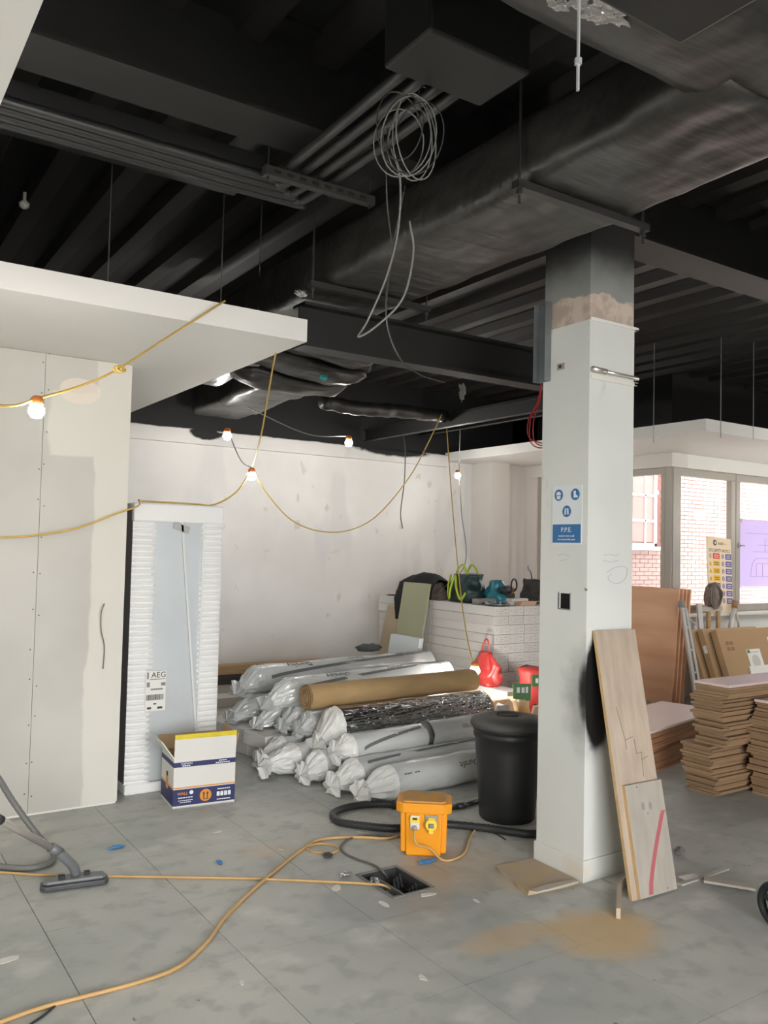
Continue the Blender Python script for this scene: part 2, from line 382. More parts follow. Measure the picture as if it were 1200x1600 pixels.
def core_material():
    s=NT('column_core_overspray'); x,y,z=s.sep()
    zz=s.math('ADD',z,s.math('MULTIPLY',s.math('SUBTRACT',s.noise(7,5),.5),.13))
    base=s.mix(s.ss(s.noise(12,4),.4,.62),rgb((168,152,140)),rgb((192,178,166)))
    base=s.mix(s.ss(zz,2.855,2.87),base,rgb((132,134,132)))
    f=s.math('MULTIPLY',s.ss(zz,2.88,3.14),.96); fx_=s.math('MULTIPLY',s.ss(x,3.102,3.099),s.ss(zz,2.86,2.98)); f=s.math('MAXIMUM',f,s.math('MULTIPLY',fx_,.9))
    return s.color(s.mix(f,base,rgb((28,28,28))),.7)
COLM=column_material(); CORE=core_material()
cl=tag(bpy.data.objects.new('column',None),'square white boxed column with scorched-looking black spray paint',None,kind='structure'); col.objects.link(cl); cl.location=((CX0+CX1)/2,(CY0+CY1)/2,0); RM['column']=Matrix.Translation(cl.location)
hy=sorted((ox(CX0,873,940).y,ox(CX0,890,940).y)); hz=sorted((ox(CX0,881,927).z,ox(CX0,881,951).z))
MB().box(CX0+.012,CX1,CY0,CY1,0,ZC).build('cladding',COLM,cl) if False else None
MB().box(CX0+.013,CX1,CY0,CY0+.012,0,ZC).box(CX1-.012,CX1,CY0+.012,CY1,0,ZC).box(CX0+.013,CX1-.012,CY1-.012,CY1,0,ZC).build('cladding_panel',COLM,cl)
MB().box(CX0,CX0+.013,CY0,hy[0],0,ZC).box(CX0,CX0+.013,hy[1],CY1,0,ZC).box(CX0,CX0+.013,hy[0],hy[1],0,hz[0]).box(CX0,CX0+.013,hy[0],hy[1],hz[1],ZC).build('cladding_panel',COLM,cl)
MB().box(CX0+.02,CX1-.02,CY0+.015,CY1-.015,0,ZC).build('void_shade_block',mat('void_shade',(18,18,18),.9),cl)  # black block stands in for the shade inside the socket hole
MB().box(CX0+.003,CX1-.003,CY0+.003,CY1-.003,ZC,3.65).build('core',CORE,cl)
t=.006
MB().box(CX0-.001,CX0+.004,hy[0]-t,hy[0],hz[0]-t,hz[1]+t).box(CX0-.001,CX0+.004,hy[1],hy[1]+t,hz[0]-t,hz[1]+t).box(CX0-.001,CX0+.004,hy[0],hy[1],hz[0]-t,hz[0]).build('socket_back_box',GALV,cl)
MB().box(CX0-.009,CX1+.009,CY0-.009,CY0,0,.103).box(CX0-.009,CX0,CY0,CY1+.009,0,.103).box(CX1,CX1+.009,CY0,CY1+.009,0,.103).box(CX0,CX1,CY1,CY1+.009,0,.103).build('skirting',COLM,cl,bevel=.002)
MB().box(CX0+.004,CX1+.028,CY0-.006,CY0+.002,ZC-.004,ZC+.012).box(CX1,CX1+.028,CY0-.006,CY0+.12,ZC-.004,ZC).build('edge_trim',WHITE,cl)
# ================================================================ ceiling
ZD=3.65
ce=tag(MB().box(-5,15.2,-4,YB+.2,ZD,ZD+.12).build('ceiling',BLACKC),'black painted profiled steel deck overhead',None,kind='structure')
rib=MB().prism([(-.085,0),(-.055,-.07),(.055,-.07),(.085,0)],-6.2,6.2,Matrix.Rotation(R(90),4,'X')).mesh('deck_rib',mat('rib_highlight_tone',(44,40,38),.5,var=.3,scale=3))  # ribs coloured lighter than the deck to stand for their highlights
for k in range(58):
    x=-4.8+.34*k
    share('deck_rib',rib,(x-ce.location.x,(2.4)-ce.location.y,0),0,ce)
# ================================================================ outdoors: brick building across the light well
BR=mat('pale_pink_brick',(150,125,120),.85,var=.15,scale=30,objrand=.10)
MORT=mat('mortar',(108,66,60),.9)
YBK=10.0
bb=thing('brick_building','pale brick building across the light well outside','building',(13,YBK,0))
MB().box(7.9,20,YBK+.012,YBK+.3,-.2,4.35).build('mortar_wall',MORT,bb)
bm_=MB().box(-.1075,.1075,0,.05,0,.065).mesh('brick',BR)
rest=MB(); cand=[]
WX0,WX1,WZ0,WZ1=11.3,12.58,1.72,3.12
for r_ in range(58):
    for c_ in range(48):
        x=8.1+c_*.225+(.1125 if r_%2 else 0); z=.0+r_*.075
        if x>18.6: continue
        if WX0-.15<x<WX1+.15 and WZ0-.06<z<WZ1: continue
        ang=(x-14.0)**2*.5+(z-1.9)**2*2.0
        cand.append((0 if (12.0<x<15.9 and .75<z<3.0) else 1,ang,x,z))
cand.sort()
for i,(a_,b_,x,z) in enumerate(cand):
    if i<300: share('brick',bm_,(x-13,0+random.uniform(-.002,.002),z),0,bb)
    else: rest.box(x-.1075,x+.1075,YBK,YBK+.05,z,z+.065)
tag(rest.build('brick_rest',BR,bb),kind='stuff')
WF=mat('white_sash',(190,186,182),.5)
wf=MB(); wf.box(WX0-.1,WX1+.1,YBK-.06,YBK+.06,WZ0-.07,WZ0)
wf.box(WX0,WX0+.06,YBK-.02,YBK+.05,WZ0,WZ1).box(WX1-.06,WX1,YBK-.02,YBK+.05,WZ0,WZ1).box(WX0,WX1,YBK-.02,YBK+.05,WZ1-.06,WZ1).box(WX0,WX1,YBK-.02,YBK+.05,WZ0,WZ0+.06)
w_=wf.build('sash_window',WF,bb)
xsp=[WX0+.06,11.72,12.28,WX1-.06]; zsp=[WZ0+.06,2.18,2.64,WZ1-.06]
for x in (11.72,12.28): MB().box(x-.02,x+.02,YBK-.01,YBK+.03,WZ0+.06,WZ1-.06).build('glazing_bar',WF,w_)
for z in (2.18,2.64): MB().box(WX0+.06,WX1-.06,YBK-.01,YBK+.03,z-.02,z+.02).build('glazing_bar',WF,w_)
PANE=mat('pane_painted_reflection',(136,100,94),.5,spec=.3)  # pink tone puts the panes' reflection into the colour
for a in range(3):
    for b_ in range(3): MB().box(xsp[a]+.02,xsp[a+1]-.02,YBK+.002,YBK+.009,zsp[b_]+.02,zsp[b_+1]-.02).build('pane',PANE,w_)
tag(MB().box(8.0,18,6.21,10.1,-.3,-.02).build('floor_light_well',mat('bounce_paving',(226,220,212),.9)),'unseen light well floor, made pale to bounce daylight inside',None,kind='structure')  # out of view; paving kept pale to bounce daylight onto the window soffit
tag(MB().box(-30,30,-30,40,-.5,-.32).build('ground',mat('paving_outside',(190,184,178),.9)),'paved ground outside',None,kind='structure')
# ================================================================ overhead steel, ducts and services
def ibeam(name,label,a,b,h,wf,axis,tf=.016,tw=.012,group=None):
    """a..b along axis 'X' or 'Y'; origin point a is the centre of the bottom flange underside"""
    L_=b-a[0 if axis=='X' else 1]; q=MB()
    prof=[(-wf/2,0),(wf/2,0),(wf/2,tf),(tw/2,tf),(tw/2,h-tf),(wf/2,h-tf),(wf/2,h),(-wf/2,h),(-wf/2,h-tf),(-tw/2,h-tf),(-tw/2,tf),(-wf/2,tf)]
    if axis=='X': M=Matrix(((0,0,1,a[0]),(1,0,0,a[1]),(0,1,0,a[2]),(0,0,0,1)))
    else: M=Matrix(((1,0,0,a[0]),(0,0,1,a[1]),(0,1,0,a[2]),(0,0,0,1)))
    return tag(q.prism(prof,0,L_,M).build(name,BLACKB),label,'beam',group)
ibeam('steel_beam','black steel beam running from the white soffit side to the column top',(-5,3.03,3.24),3.10,.41,.25,'X')
ibeam('steel_beam','black steel beam leaving the column top towards the windows',(3.43,3.03,3.24),15,.41,.25,'X')
ibeam('steel_beam','low black steel beam passing under the wrapped duct beyond the column',(2.14,4.12,2.675),4.6,.245,.14,'X')
ibeam('steel_channel','slim black steel channel hung above the box stack',(5.36,5.0,2.85),8.5,.14,.07,'Y',tf=.01,tw=.008)
ibeam('steel_channel','slim black steel channel above the window soffit end',(6.2,5.75,3.0),8.55,.14,.07,'Y',tf=.01,tw=.008)
def wrap_material(name,c):
    s=NT(name); x=s.noise(2.2,3); base=s.mix(s.ss(s.noise(3,4),.3,.7),rgb((c[0]-12,c[1]-12,c[2]-12)),rgb(c))
    m=s.color(base,.42); s.b.inputs['Specular IOR Level'].default_value=.7
    cr=s.noise(6,3,stretch=(.35,1.6,1)); s.bump(s.math('ADD',s.math('MULTIPLY',s.noise(3.2,2,stretch=(1,.4,1)),2.2),s.math('MULTIPLY',cr,.6)),.5,.05); return m
WRAP=wrap_material('black_duct_wrap',(47,45,43))
def duct(name,label,pts,wd,ht,mat_=WRAP,rad=.06,amp=.012,step=.07,parent=None,tag_='duct'):
    """rounded rectangular lagged duct along a poly-line of bottom-centre points, with sagging lagging"""
    P=[Vector(p) for p in pts]; path=[]
    for a,b in zip(P[:-1],P[1:]):
        n=max(1,int((b-a).length/step)); path+=[a.lerp(b,k/n) for k in range(n)]
    path.append(P[-1]); prof=[]
    for (cx,cz,a0) in ((wd/2-rad,rad,-90),(wd/2-rad,ht-rad,0),(-wd/2+rad,ht-rad,90),(-wd/2+rad,rad,180)):
        for k in range(4): prof.append((cx+rad*math.cos(R(a0+30*k)),cz+rad*math.sin(R(a0+30*k))))
    pr2=[]
    for i,p in enumerate(prof):
        q=prof[(i+1)%len(prof)]; d=math.hypot(q[0]-p[0],q[1]-p[1]); n=max(1,int(d/.08))
        pr2+=[(p[0]+(q[0]-p[0])*k/n,p[1]+(q[1]-p[1])*k/n) for k in range(n)]
    n=len(pr2); vs=[]
    for i,c in enumerate(path):
        t=(path[min(i+1,len(path)-1)]-path[max(i-1,0)]).normalized(); sx=Vector((t.y,-t.x,0)).normalized(); uz=sx.cross(t)
        for (u,v_) in pr2:
            p=c+sx*u+uz*v_; nz=noise.noise(p*4.5)*amp+noise.noise(p*13)*amp*.45
            sag=-abs(noise.noise(Vector((c.x*1.7,c.y*1.7,3.3))))*amp*1.6 if v_<rad*1.2 else 0
            vs.append(p+Vector((sx*(nz if abs(u)>wd/2-.02 else 0)))+uz*(nz*(1 if v_<ht*.5 else .3)+sag))
    fs=[(i*n+k,i*n+(k+1)%n,(i+1)*n+(k+1)%n,(i+1)*n+k) for i in range(len(path)-1) for k in range(n)]
    fs+=[tuple(range(n-1,-1,-1)),tuple((len(path)-1)*n+k for k in range(n))]
    o=MB().add(vs,fs).build(name,mat_,parent,smooth=True)
    return tag(o,label,tag_) if label else o
dr=thing('lagged_duct','wide black foil-wrapped air duct with crossing branch, running past the column top','duct',(2.41,4,2.95))
duct('wrap',None,[(2.41,1.45,2.955),(2.41,5.3,2.955),(2.43,6.6,2.90)],.60,.265,parent=dr)
STRUT=mat('dark_strut',(52,51,50),.4,metal=.3)
for (y,x0,x1) in ((2.29,2.07,2.80),(3.80,2.03,2.80)):
    MB().box(x0,x1,y-.02,y+.02,2.915,2.945).build('hanger_strut',STRUT,dr)
    for x in (x0+.02,x1-.02):
        MB().tube([(x,y,2.86),(x,y,3.65)],.006,6).tube([(x,y,2.895),(x,y,2.912)],.013,6).build('hanger_rod',STRUT,dr)
FOIL=mat('torn_foil',(190,190,188),.25,metal=.9,bump=.6,bscale=60)
def crumple(name,c,sz,mat_,parent=None,seed=0,n=10,amp=.35,M=None,world=True):
    random.seed(seed); off=Vector((seed*3.1,seed*1.7,seed*.9))
    def fn(u,v):
        th=2*math.pi*u; ph=math.pi*(v*.998+.001); d=Vector((math.sin(ph)*math.cos(th),math.sin(ph)*math.sin(th),math.cos(ph)))
        k=1+amp*noise.noise(d*2.1+off)+amp*.6*noise.noise(d*5+off); return Vector((d.x*sz[0]*k,d.y*sz[1]*k,d.z*sz[2]*k))
    q=MB().grid(fn,n*2,n,wu=True); q.v=[(M@v if M is not None else v+Vector(c)) for v in q.v]
    return q.build(name,mat_,parent,smooth=False,world=world)
crumple('torn_foil',oy(3.78,470,458),(.035,.02,.018),FOIL,dr,3)
duct('crossing_branch',None,[(.6,1.42,2.962),(8.5,1.42,2.962)],.50,.42,rad=.15,amp=.008,parent=dr)
tf=thing('foil_tape','torn silvery foil patch on the near overhead duct','foil tape',(1.2,1.3,2.95))
crumple('foil_patch',fl(938,14,2.952),(.075,.04,.012),FOIL,tf,5,n=16,amp=.6)
crumple('foil_patch',fl(872,6,2.952),(.03,.02,.010),FOIL,tf,6,n=12,amp=.6)
duct('lagged_duct','lower black wrapped duct sloping away behind the low beam',[(3.3,5.6,2.97),(3.35,8.2,2.90)],.55,.30,amp=.02)
# slumped lagging folds between the low beam and the far duct
lg=dr
for k,(y,z,w_) in enumerate(((5.05,2.93,.95),(5.35,2.87,1.0),(5.7,2.82,.95))):
    def fn(u,v,y=y,z=z,w_=w_,k=k):
        a=2*math.pi*v; x=2.25+u*w_+.25*(y-5); e=min(1,8*u+.25,8*(1-u)+.25); n_=noise.noise(Vector((x*5,a*2,k*4)))*.03
        return Vector((x,y+(.19+n_)*math.cos(a)*e,z+(.055+n_)*math.sin(a)*e+.03*math.sin(u*5+k)))
    MB().grid(fn,26,16,wv=True).build('fold',WRAP,lg,smooth=True)
fx_=tag(MB().tube(spline([oy(6.6,505,628),oy(6.7,560,638),oy(6.8,620,642),oy(6.9,693,650)],8),[.068+.006*math.sin(k*1.9) for k in range(25)],14).build('flexible_duct',WRAP,smooth=True),'crinkled round black flexible duct over the yellow cable','duct')
MB().tube([oy(6.9,655,652),oy(6.9,694,655)],.02,8).build('end_pipe',BLACKM,fx_)
tag(MB().box(1.42,1.82,1.95,2.20,3.1,3.64).build('ceiling_unit',BLACKB,bevel=.01),'flat black rectangular unit beside the coil of grey wire','ceiling unit')
tag(MB().box(1.2,1.53,.5,1.165,2.70,2.92).build('ceiling_unit',BLACKB,bevel=.01),'black boxed unit under the near crossing duct','ceiling unit')
# cable tray with grey conduits turning towards the near side
GREYC=mat('dark_grey_conduit',(50,50,50),.4,spec=.6)
ct=thing('cable_tray','dark cable tray carrying conduits beyond the long overhead beam','cable tray',(0,3.4,3.2))
MB().box(-4.9,1.52,3.28,3.292,3.2,3.26).box(-4.9,1.52,3.60,3.612,3.2,3.26).box(-4.9,1.52,3.28,3.612,3.196,3.2).build('tray',BLACKM,ct)
for i in range(4):
    y=3.31+.06*i; xe=1.57+.075*i
    MB().tube(spline([(-4.9,y,3.182),(0,y,3.182),(xe-.12,y,3.182),(xe-.03,y-.03,3.182),(xe,y-.12,3.182),(xe,2.8,3.18),(xe-.01,2.24,3.18)],6),.021,8).build('conduit',GREYC,ct,smooth=True)
sb_=MB(); sb_.box(1.46,2.0,3.14,3.18,3.115,3.155)
o=sb_.build('bracket_strut',mat('galv_dull',(70,70,68),.45,metal=.5),ct)
for k in range(8): MB().box(1.50+.06*k,1.53+.06*k,3.138,3.14,3.128,3.142).build('slot',mat('slot_dark',(22,22,22),.8) if k==0 else bpy.data.materials['slot_dark'],o)
for x in (1.48,1.98): MB().tube([(x,3.16,3.1),(x,3.16,3.24)],.005,6).build('drop_rod',STRUT,ct)
# threaded rods
GALVL=mat('bright_rod',(186,190,190),.3,metal=.6)
def rod(label,x,y,z0,z1=3.65,r=.004,m=None,nut=True,group=None):
    t=thing('threaded_rod',label,'rod',(x,y,z0),group=group)
    MB().tube([(x,y,z0),(x,y,z1)],r,6).build('rod',m or GALVL,t)
    if nut: MB().lathe([(r*2.1,0),(r*2.1,.012)],6,Matrix.Translation((x,y,z0+.05))).build('nut',m or GALVL,t)
rod('bright steel threaded rod hanging free with a nut near its end',1.147,1.10,2.445,r=.0035)
DR=mat('dark_rod',(86,86,86),.5)
p=ox(6.57,1021,692); rod('thin rod in front of the window soffit by the column',6.57,p.y,p.z,m=GALVL,nut=False)
p=oy(4.68,1126,684); rod('thin rod just past the window soffit corner',p.x,4.68,p.z,m=GALVL,nut=False)
p=oy(4.68,1177,687); rod('thin rod on the window soffit face over the lilac drawing',p.x,4.68,p.z,m=GALVL,nut=False)
for (px,py,Y) in ((170,395,4.6),(345,462,4.6),(404,478,4.6)):
    p=oy(Y,px,py); rod('dark rod hanging down to the white soffit over the partition',p.x,Y,2.79,m=DR,nut=False,group='soffit rods')
# coil of grey wire and hanging loops
WIRE=mat('grey_wire',(120,120,117),.45)
WIRED=mat('dark_wire',(58,58,58),.5)
cw=thing('wire_coil','hanging coil of grey wire under the overhead conduits','wire coil',(1.63,2.3,2.8))
cc=oy(2.3,637,212); random.seed(4)
for k in range(8):
    a=random.uniform(.72,1.12); b=random.uniform(.85,1.2); ph=random.uniform(-.25,.2); th=R(random.uniform(-30,30)); off=Vector((random.uniform(-.03,.03),random.uniform(-.04,.04),random.uniform(-.02,.02)))
    pts=[]
    for i in range(28):
        t=2*math.pi*i/28; u=.088*a*math.cos(t); v=.125*b*math.sin(t); u,v=u*math.cos(ph)-v*math.sin(ph),u*math.sin(ph)+v*math.cos(ph)
        pts.append(cc+Vector((rgt0.x*math.cos(th)-rgt0.y*math.sin(th),rgt0.x*math.sin(th)+rgt0.y*math.cos(th),0))*u+Vector((0,0,v))+off)
    MB().tube(pts,.0024,5,closed=True).build('loop',WIRE if k%3 else WIRED,cw)
MB().tube(spline([cc+Vector((.02,0,.11)),cc+Vector((.05,.0,.18)),(1.66,2.3,3.165)],6),.003,5).build('tie',WIRED,cw)
def cable(name,label,pts,r,m,cat='cable',n=8,group=None,seg=6):
    return tag(MB().tube(spline(pts,n),r,seg).build(name,m,smooth=True),label,cat,group)
cable('hanging_cable','grey cable looping low below the wrapped duct',[Vector((1.80,2.72,3.158)),oy(2.7,625,280),oy(2.75,622,360),oy(2.9,605,430),oy(3.0,575,500),oy(3.0,560,526),oy(2.95,590,508),oy(2.9,630,465),oy(2.8,646,395),oy(2.75,640,345)],.0045,WIRE)
cable('hanging_cable','thin dark cable trailing past the low beam',[oy(2.8,633,290),oy(2.9,612,400),oy(3.3,604,500),oy(3.9,625,560),oy(4.0,655,585),oy(4.0,695,598)],.004,WIRED)
cable('hanging_wire','dark wire dropping from the wire coil',[oy(2.4,606,200),oy(2.4,604,300),oy(2.5,612,380)],.003,WIRED)
rc=thing('red_cable','red cable loop hanging beside the column','cable',(3.82,4,2.3)); RED=mat('red_cable',(176,44,44),.4)
for k,(dx,e) in enumerate(((0,0),(5,4),(-3,8))):
    MB().tube(spline([oy(4.0,846,598),oy(4.0,841+dx*.4,628),oy(4.0,829+dx,655),oy(4.0,829+dx,690-e),oy(4.0,845,700-e),oy(4.05,853,690)],7),.004,6).build('strand',RED,rc,smooth=True)
cable('loose_cable','dark cable hanging free before the back wall',[Vector((5.36,7.72,2.852)),oy(7.75,633,700),oy(7.75,632,750),oy(7.75,626,800),oy(7.75,629,826)],.006,WIRED)
tag(crumple('paper_tatter',oy(5.6,722,612),(.03,.015,.06),mat('pale_tatter',(150,147,142),.8),None,8,amp=.8),'pale torn scrap hanging under the black steelwork','scrap')
tag(crumple('tape_scrap',oy(5.2,506,590),(.03,.02,.02),mat('teal_tape',(40,150,146),.5),None,9),'small teal tape scrap on the slumped lagging','tape')
dt=thing('smoke_detector','small white detector on the black ceiling','detector',(0,0,0)); 
p=on(2,3.52,38,318); MB().lathe([(.012,-.03),(.026,-.02),(.03,0),(.018,.012),(.01,.02),(.01,.065)],16,Matrix.Translation(p)).build('body',WHITE,dt,smooth=True)
dt.location=(0,0,0)
# ================================================================ festoon lighting
YEL=mat('yellow_cable',(206,170,84),.5,var=.15,scale=9); YELD=mat('floor_yellow_cable',(200,160,104),.5,var=.15,scale=9)
BULB=emit('lit_bulb',(1,.97,.92,1),215); HOLD=mat('lamp_holder',(206,120,60),.5)
def lamp(label,p,r=.032,tilt=0,s=None,group=None):
    t=thing('festoon_lamp',label,'lamp',p,group=group)
    p=Vector(p); q=MB().lathe([(.001,-r),(r*.6,-r*.85),(r,-r*.2),(r*.95,r*.3),(r*.55,r*.9),(r*.5,r*1.0)],16,Matrix.Translation(p)); q.build('bulb',BULB if s is None else s,t,smooth=True)
    MB().lathe([(r*.75,r*.75),(r*.85,r*.9),(r*.8,r*1.5),(r*.45,r*1.9)],14,Matrix.Translation(p)).build('holder',HOLD,t,smooth=True)
    return t
L1=oy(3.6,57,642); L2=oy(7.5,355,681); L3=oy(5.6,393,744); L4=oy(7.5,545,692); L5=oy(7.6,715,743); L6=Vector((4.66,5.55,.575))
L6=oy(5.5,742,1048)
lamp('lit festoon lamp in front of the bare plasterboard partition',L1)
lamp('lit festoon lamp at the top of the back wall above the fridge',L2,.04)
lamp('lit festoon lamp hanging between fridge and back wall',L3)
lamp('lit festoon lamp under the flexible duct',L4,.04)
lamp('lit festoon lamp on a cord near the pipe casing',L5,.034)
lamp('lit lamp hanging low between the carpet rolls and the box stack',L6,.042)
cable('yellow_cable','yellow festoon cable knotted in front of the white soffit',[oy(3.5,-40,632),oy(3.55,20,634),L1+Vector((0,0,.05)),oy(3.7,120,605),oy(3.75,180,579),oy(3.85,260,528),oy(3.93,345,474),Vector((oy(3.95,352,470).x,4.0,2.80))],.0055,YEL)
kn=[]
kc=oy(3.74,186,577)
for i in range(20):
    t=i/19*4*math.pi; kn.append(kc+Vector((.02*math.cos(t)+.012*(i/19-.5),-.008+.012*math.sin(t*.5),.012*math.sin(t))))
tag(MB().tube(kn,.0055,6).build('cable_knot',YEL,smooth=True),'knot tied in the yellow festoon cable','knot')
cable('yellow_cable','yellow festoon cable sagging across the plasterboard partition and over the fridge',[oy(5.10,-40,840),oy(5.10,0,840),oy(5.10,60,836),oy(5.10,125,824),oy(5.11,180,803),Vector((1.60,5.14,1.80)),Vector((1.66,5.30,1.845)),Vector((1.75,5.5,1.85)),Vector((2.1,5.52,1.85)),Vector((2.24,5.5,1.85)),oy(5.55,370,768),L3+Vector((0,0,.05))],.006,YEL)
cable('yellow_cable','yellow festoon cable rising from the middle lamp to the white soffit',[L3+Vector((0,0,.06)),oy(5.1,408,680),oy(4.7,420,610),oy(4.3,431,552),Vector((2.13,4.28,2.80))],.005,YEL)
cable('yellow_cable','thin cable joining the two lamps above the fridge',[L3+Vector((0,0,.06)),oy(6.5,375,717),L2+Vector((0,0,.06))],.005,WIRE)
cable('yellow_cable','yellow festoon cable swagged in a deep curve before the back wall',[L3+Vector((0,0,.05)),oy(5.8,418,772),oy(5.95,455,812),oy(6.1,500,830),oy(6.2,548,828),oy(6.3,592,803),oy(6.4,640,745),oy(6.5,670,690),oy(6.5,690,648)],.0055,YEL)
cable('yellow_cable','thin cable running along the wall top to the far lamp',[Vector((3.35,7.45,2.90)),oy(7.45,480,678),L4+Vector((0,0,.07))],.005,WIRE)
cable('yellow_cable','yellow cable dropping straight to the low lamp before the box stack',[oy(6.6,698,670),oy(6.3,706,780),oy(5.95,715,880),oy(5.7,724,960),oy(5.55,735,1020),L6+Vector((0,0,.07))],.0055,YEL)
cable('yellow_cable','thin cord dropping past the corner lamp to the box stack',[oy(7.2,719,672),L5+Vector((.02,0,.07)),oy(7.3,721,800),oy(7.0,727,880),Vector((5.35,7.0,1.13))],.005,WIRE)
# unseen lamps added to brighten the near floor and the window end
for k,p in enumerate(((-1.6,1.2,2.3),(1.6,-1.2,2.35),(-1.5,3.6,2.2),(8.6,3.4,2.15),(11.0,4.1,2.2))):
    lamp('added unseen lamp behind the viewer, brightening the near room' if k<3 else 'added unseen lamp by the far windows, brightening the soffit',p,.04 if k<3 else .078,group='added lamps behind the viewer' if k<3 else 'added lamps by the far windows')
# ================================================================ wrapped fridge and carton
FRW=mat('white_foam_wrap',(226,226,224),.5,bump=.15,bscale=30); FILM=mat('silver_film',(206,212,215),.3,metal=.25,var=.12,scale=2.5,bump=.12,bscale=6)
FSIDE=mat('shaded_shrink_film',(84,86,88),.3,spec=.6); PAPER=mat('white_label',(222,220,214),.7); INK=mat('black_ink',(44,44,46),.7); INKG=mat('grey_ink',(128,128,128),.7)
fr=thing('wrapped_fridge','tall fridge in shrink film with ribbed white foam edges, beside the partition','fridge',(1.93,5.58,0))
fx0,fx1,fy0,fy1,fh=1.63,2.225,5.29,5.90,1.83
MB().box(fx0,fx1,fy0+.02,fy1,.05,fh-.03).build('body',FSIDE,fr,bevel=.01)  # dark film tone stands in for shade on the fridge's side
MB().box(fx0+.12,fx1-.14,fy0+.012,fy0+.02,.07,fh-.12).build('film_front',FILM,fr)
def ribs(x0,x1,z0,z1,seed):
    n=int((z1-z0)/.036); N_=n*6; 
    def fn(u,v):
        z=z0+(z1-z0)*u; a=2*math.pi*v; wob=.012*noise.noise(Vector((z*3,seed,0))); 
        x=x0+(x1-x0)*v; e=.011+.007*math.cos(u*n*2*math.pi)+.003*noise.noise(Vector((z*9,v*3,seed)))
        edge=min(1,v*14,(1-v)*14)
        return Vector((x+(wob if v>.5 and x1<1.9 else (wob if v<.5 and x0>1.9 else 0)),fy0+.02-e*edge*1.4,z))
    return MB().grid(fn,N_,8)
xa=oy(5.28,243,1000).x; xb=oy(5.28,309,1000).x
ribs(fx0-.004,xa,.06,1.72,1).build('ribbed_foam',FRW,fr,smooth=True)
ribs(xb,fx1+.004,.06,1.72,2).build('ribbed_foam',FRW,fr,smooth=True)
MB().box(fx0-.006,fx1+.006,fy0-.004,fy0+.05,1.71,fh).box(fx0-.006,fx1+.006,fy0+.05,fy1+.005,1.79,fh).build('top_cap',FRW,fr,bevel=.012)
MB().box(fx0-.006,fx1+.006,fy0-.006,fy1+.005,0,.065).build('base_tray',FRW,fr,bevel=.012)
st=mat('white_strap',(214,214,212),.4)
def strap(pts,w_,name='strap'):
    q=MB()
    for a,b in zip(pts[:-1],pts[1:]):
        a=Vector(a);b=Vector(b); M=frame(a,b-a,(0,-1,0)); L_=(b-a).length; q.box(0,L_,-w_/2,w_/2,-.001,.002,M)
    q.build(name,st,fr)
yy=fy0-.001
strap([oy(yy,284,806),oy(yy,292,930),oy(yy,306,1140)],.014); strap([oy(yy,319,810),oy(yy,315,930),oy(yy,308,1140)],.010,'torn_edge')
M_=frame(oy(yy,284,825),(1,0,-.28),(0,-1,0)); MB().box(-.055,.055,-.022,.022,0,.002,M_).build('tape',mat('clear_tape',(170,168,166),.4),fr)
lb0=oy(yy-.004,226,1112); lb1=oy(yy-.004,260,1047)
lab=MB().box(lb0.x,lb1.x,yy-.006,yy-.002,lb0.z,lb1.z).build('label',PAPER,fr)
LW=lb1.x-lb0.x; LH=lb1.z-lb0.z; ly=yy-.0065
def onlab(u,v): return Vector((lb0.x+LW*u,ly,lb0.z+LH*v))
FX=Matrix.Rotation(R(90),4,'X')   # text facing -Y
text('AEG',.05,Matrix.Translation(onlab(.62,.89))@FX,INK,lab)
for (u0,u1,v0,v1) in ((.2,.95,.78,.80),(.05,.14,.8,.97),(.05,.2,.6,.72),(.75,.97,.62,.7),(.25,.85,.52,.56)): 
    a=onlab(u0,v0);b=onlab(u1,v1); MB().box(a.x,b.x,ly-.0004,ly,a.z,b.z).build('print',INKG,lab)
q=MB(); random.seed(3)
u=.05
while u<.9:
    w_=random.choice((.012,.02,.03)); a=onlab(u,.27);b=onlab(min(u+w_,.93),.41); q.box(a.x,b.x,ly-.0004,ly,a.z,b.z); u+=w_+random.choice((.012,.02))
q.build('barcode',INK,lab)
for (u0,u1,v0,v1) in ((.1,.3,.05,.10),(.6,.85,.05,.10),(.4,.55,.16,.19)):
    a=onlab(u0,v0);b=onlab(u1,v1); MB().box(a.x,b.x,ly-.0004,ly,a.z,b.z).build('print',INK,lab)
# carton
CW=mat('white_carton',(214,212,206),.6,var=.04,scale=3); NAVY=mat('navy_print',(38,44,92),.6); ORNG=mat('orange_print',(214,140,48),.6); KRAFT=mat('kraft_board',(176,146,108),.8); YTAPE=mat('yellow_tape',(222,200,52),.4,var=.2,scale=14)
A=fl(269.6,1265); B=fl(366,1253); ang=math.atan2(B.y-A.y,B.x-A.x); w_=(B-A).length; dp=.30; bh=.292
cb=thing('open_carton','open white and navy carton standing in front of the wrapped fridge','carton',A,ang)
t=.006
MB().box(0,w_,0,t,0,bh).box(0,w_,dp-t,dp,0,bh).box(0,t,t,dp-t,0,bh).box(w_-t,w_,t,dp-t,0,bh).box(0,w_,0,dp,0,t).build('body',CW,cb,world=False)
MB().box(t,w_-t,t,t+.001,t,bh).box(t,w_-t,dp-t-.001,dp-t,t,bh).box(t,t+.001,t,dp-t,t,bh).box(w_-t-.001,w_-t,t,dp-t,t,bh).build('inside',KRAFT,cb,world=False)
MB().box(0,w_,0,t,0,.145,Matrix.Translation((0,0,bh))@Matrix.Rotation(R(4),4,'X')).build('flap',CW,cb,world=False)
MB().box(0,w_,-.0008,t+.001,.118,.146,Matrix.Translation((0,0,bh))@Matrix.Rotation(R(4),4,'X')).build('tape_strip',YTAPE,cb,world=False)
MB().box(-.135,0,0,dp,0,t,Matrix.Translation((0,0,bh))@Matrix.Rotation(R(54),4,'Y')).build('flap',[CW],cb,world=False)
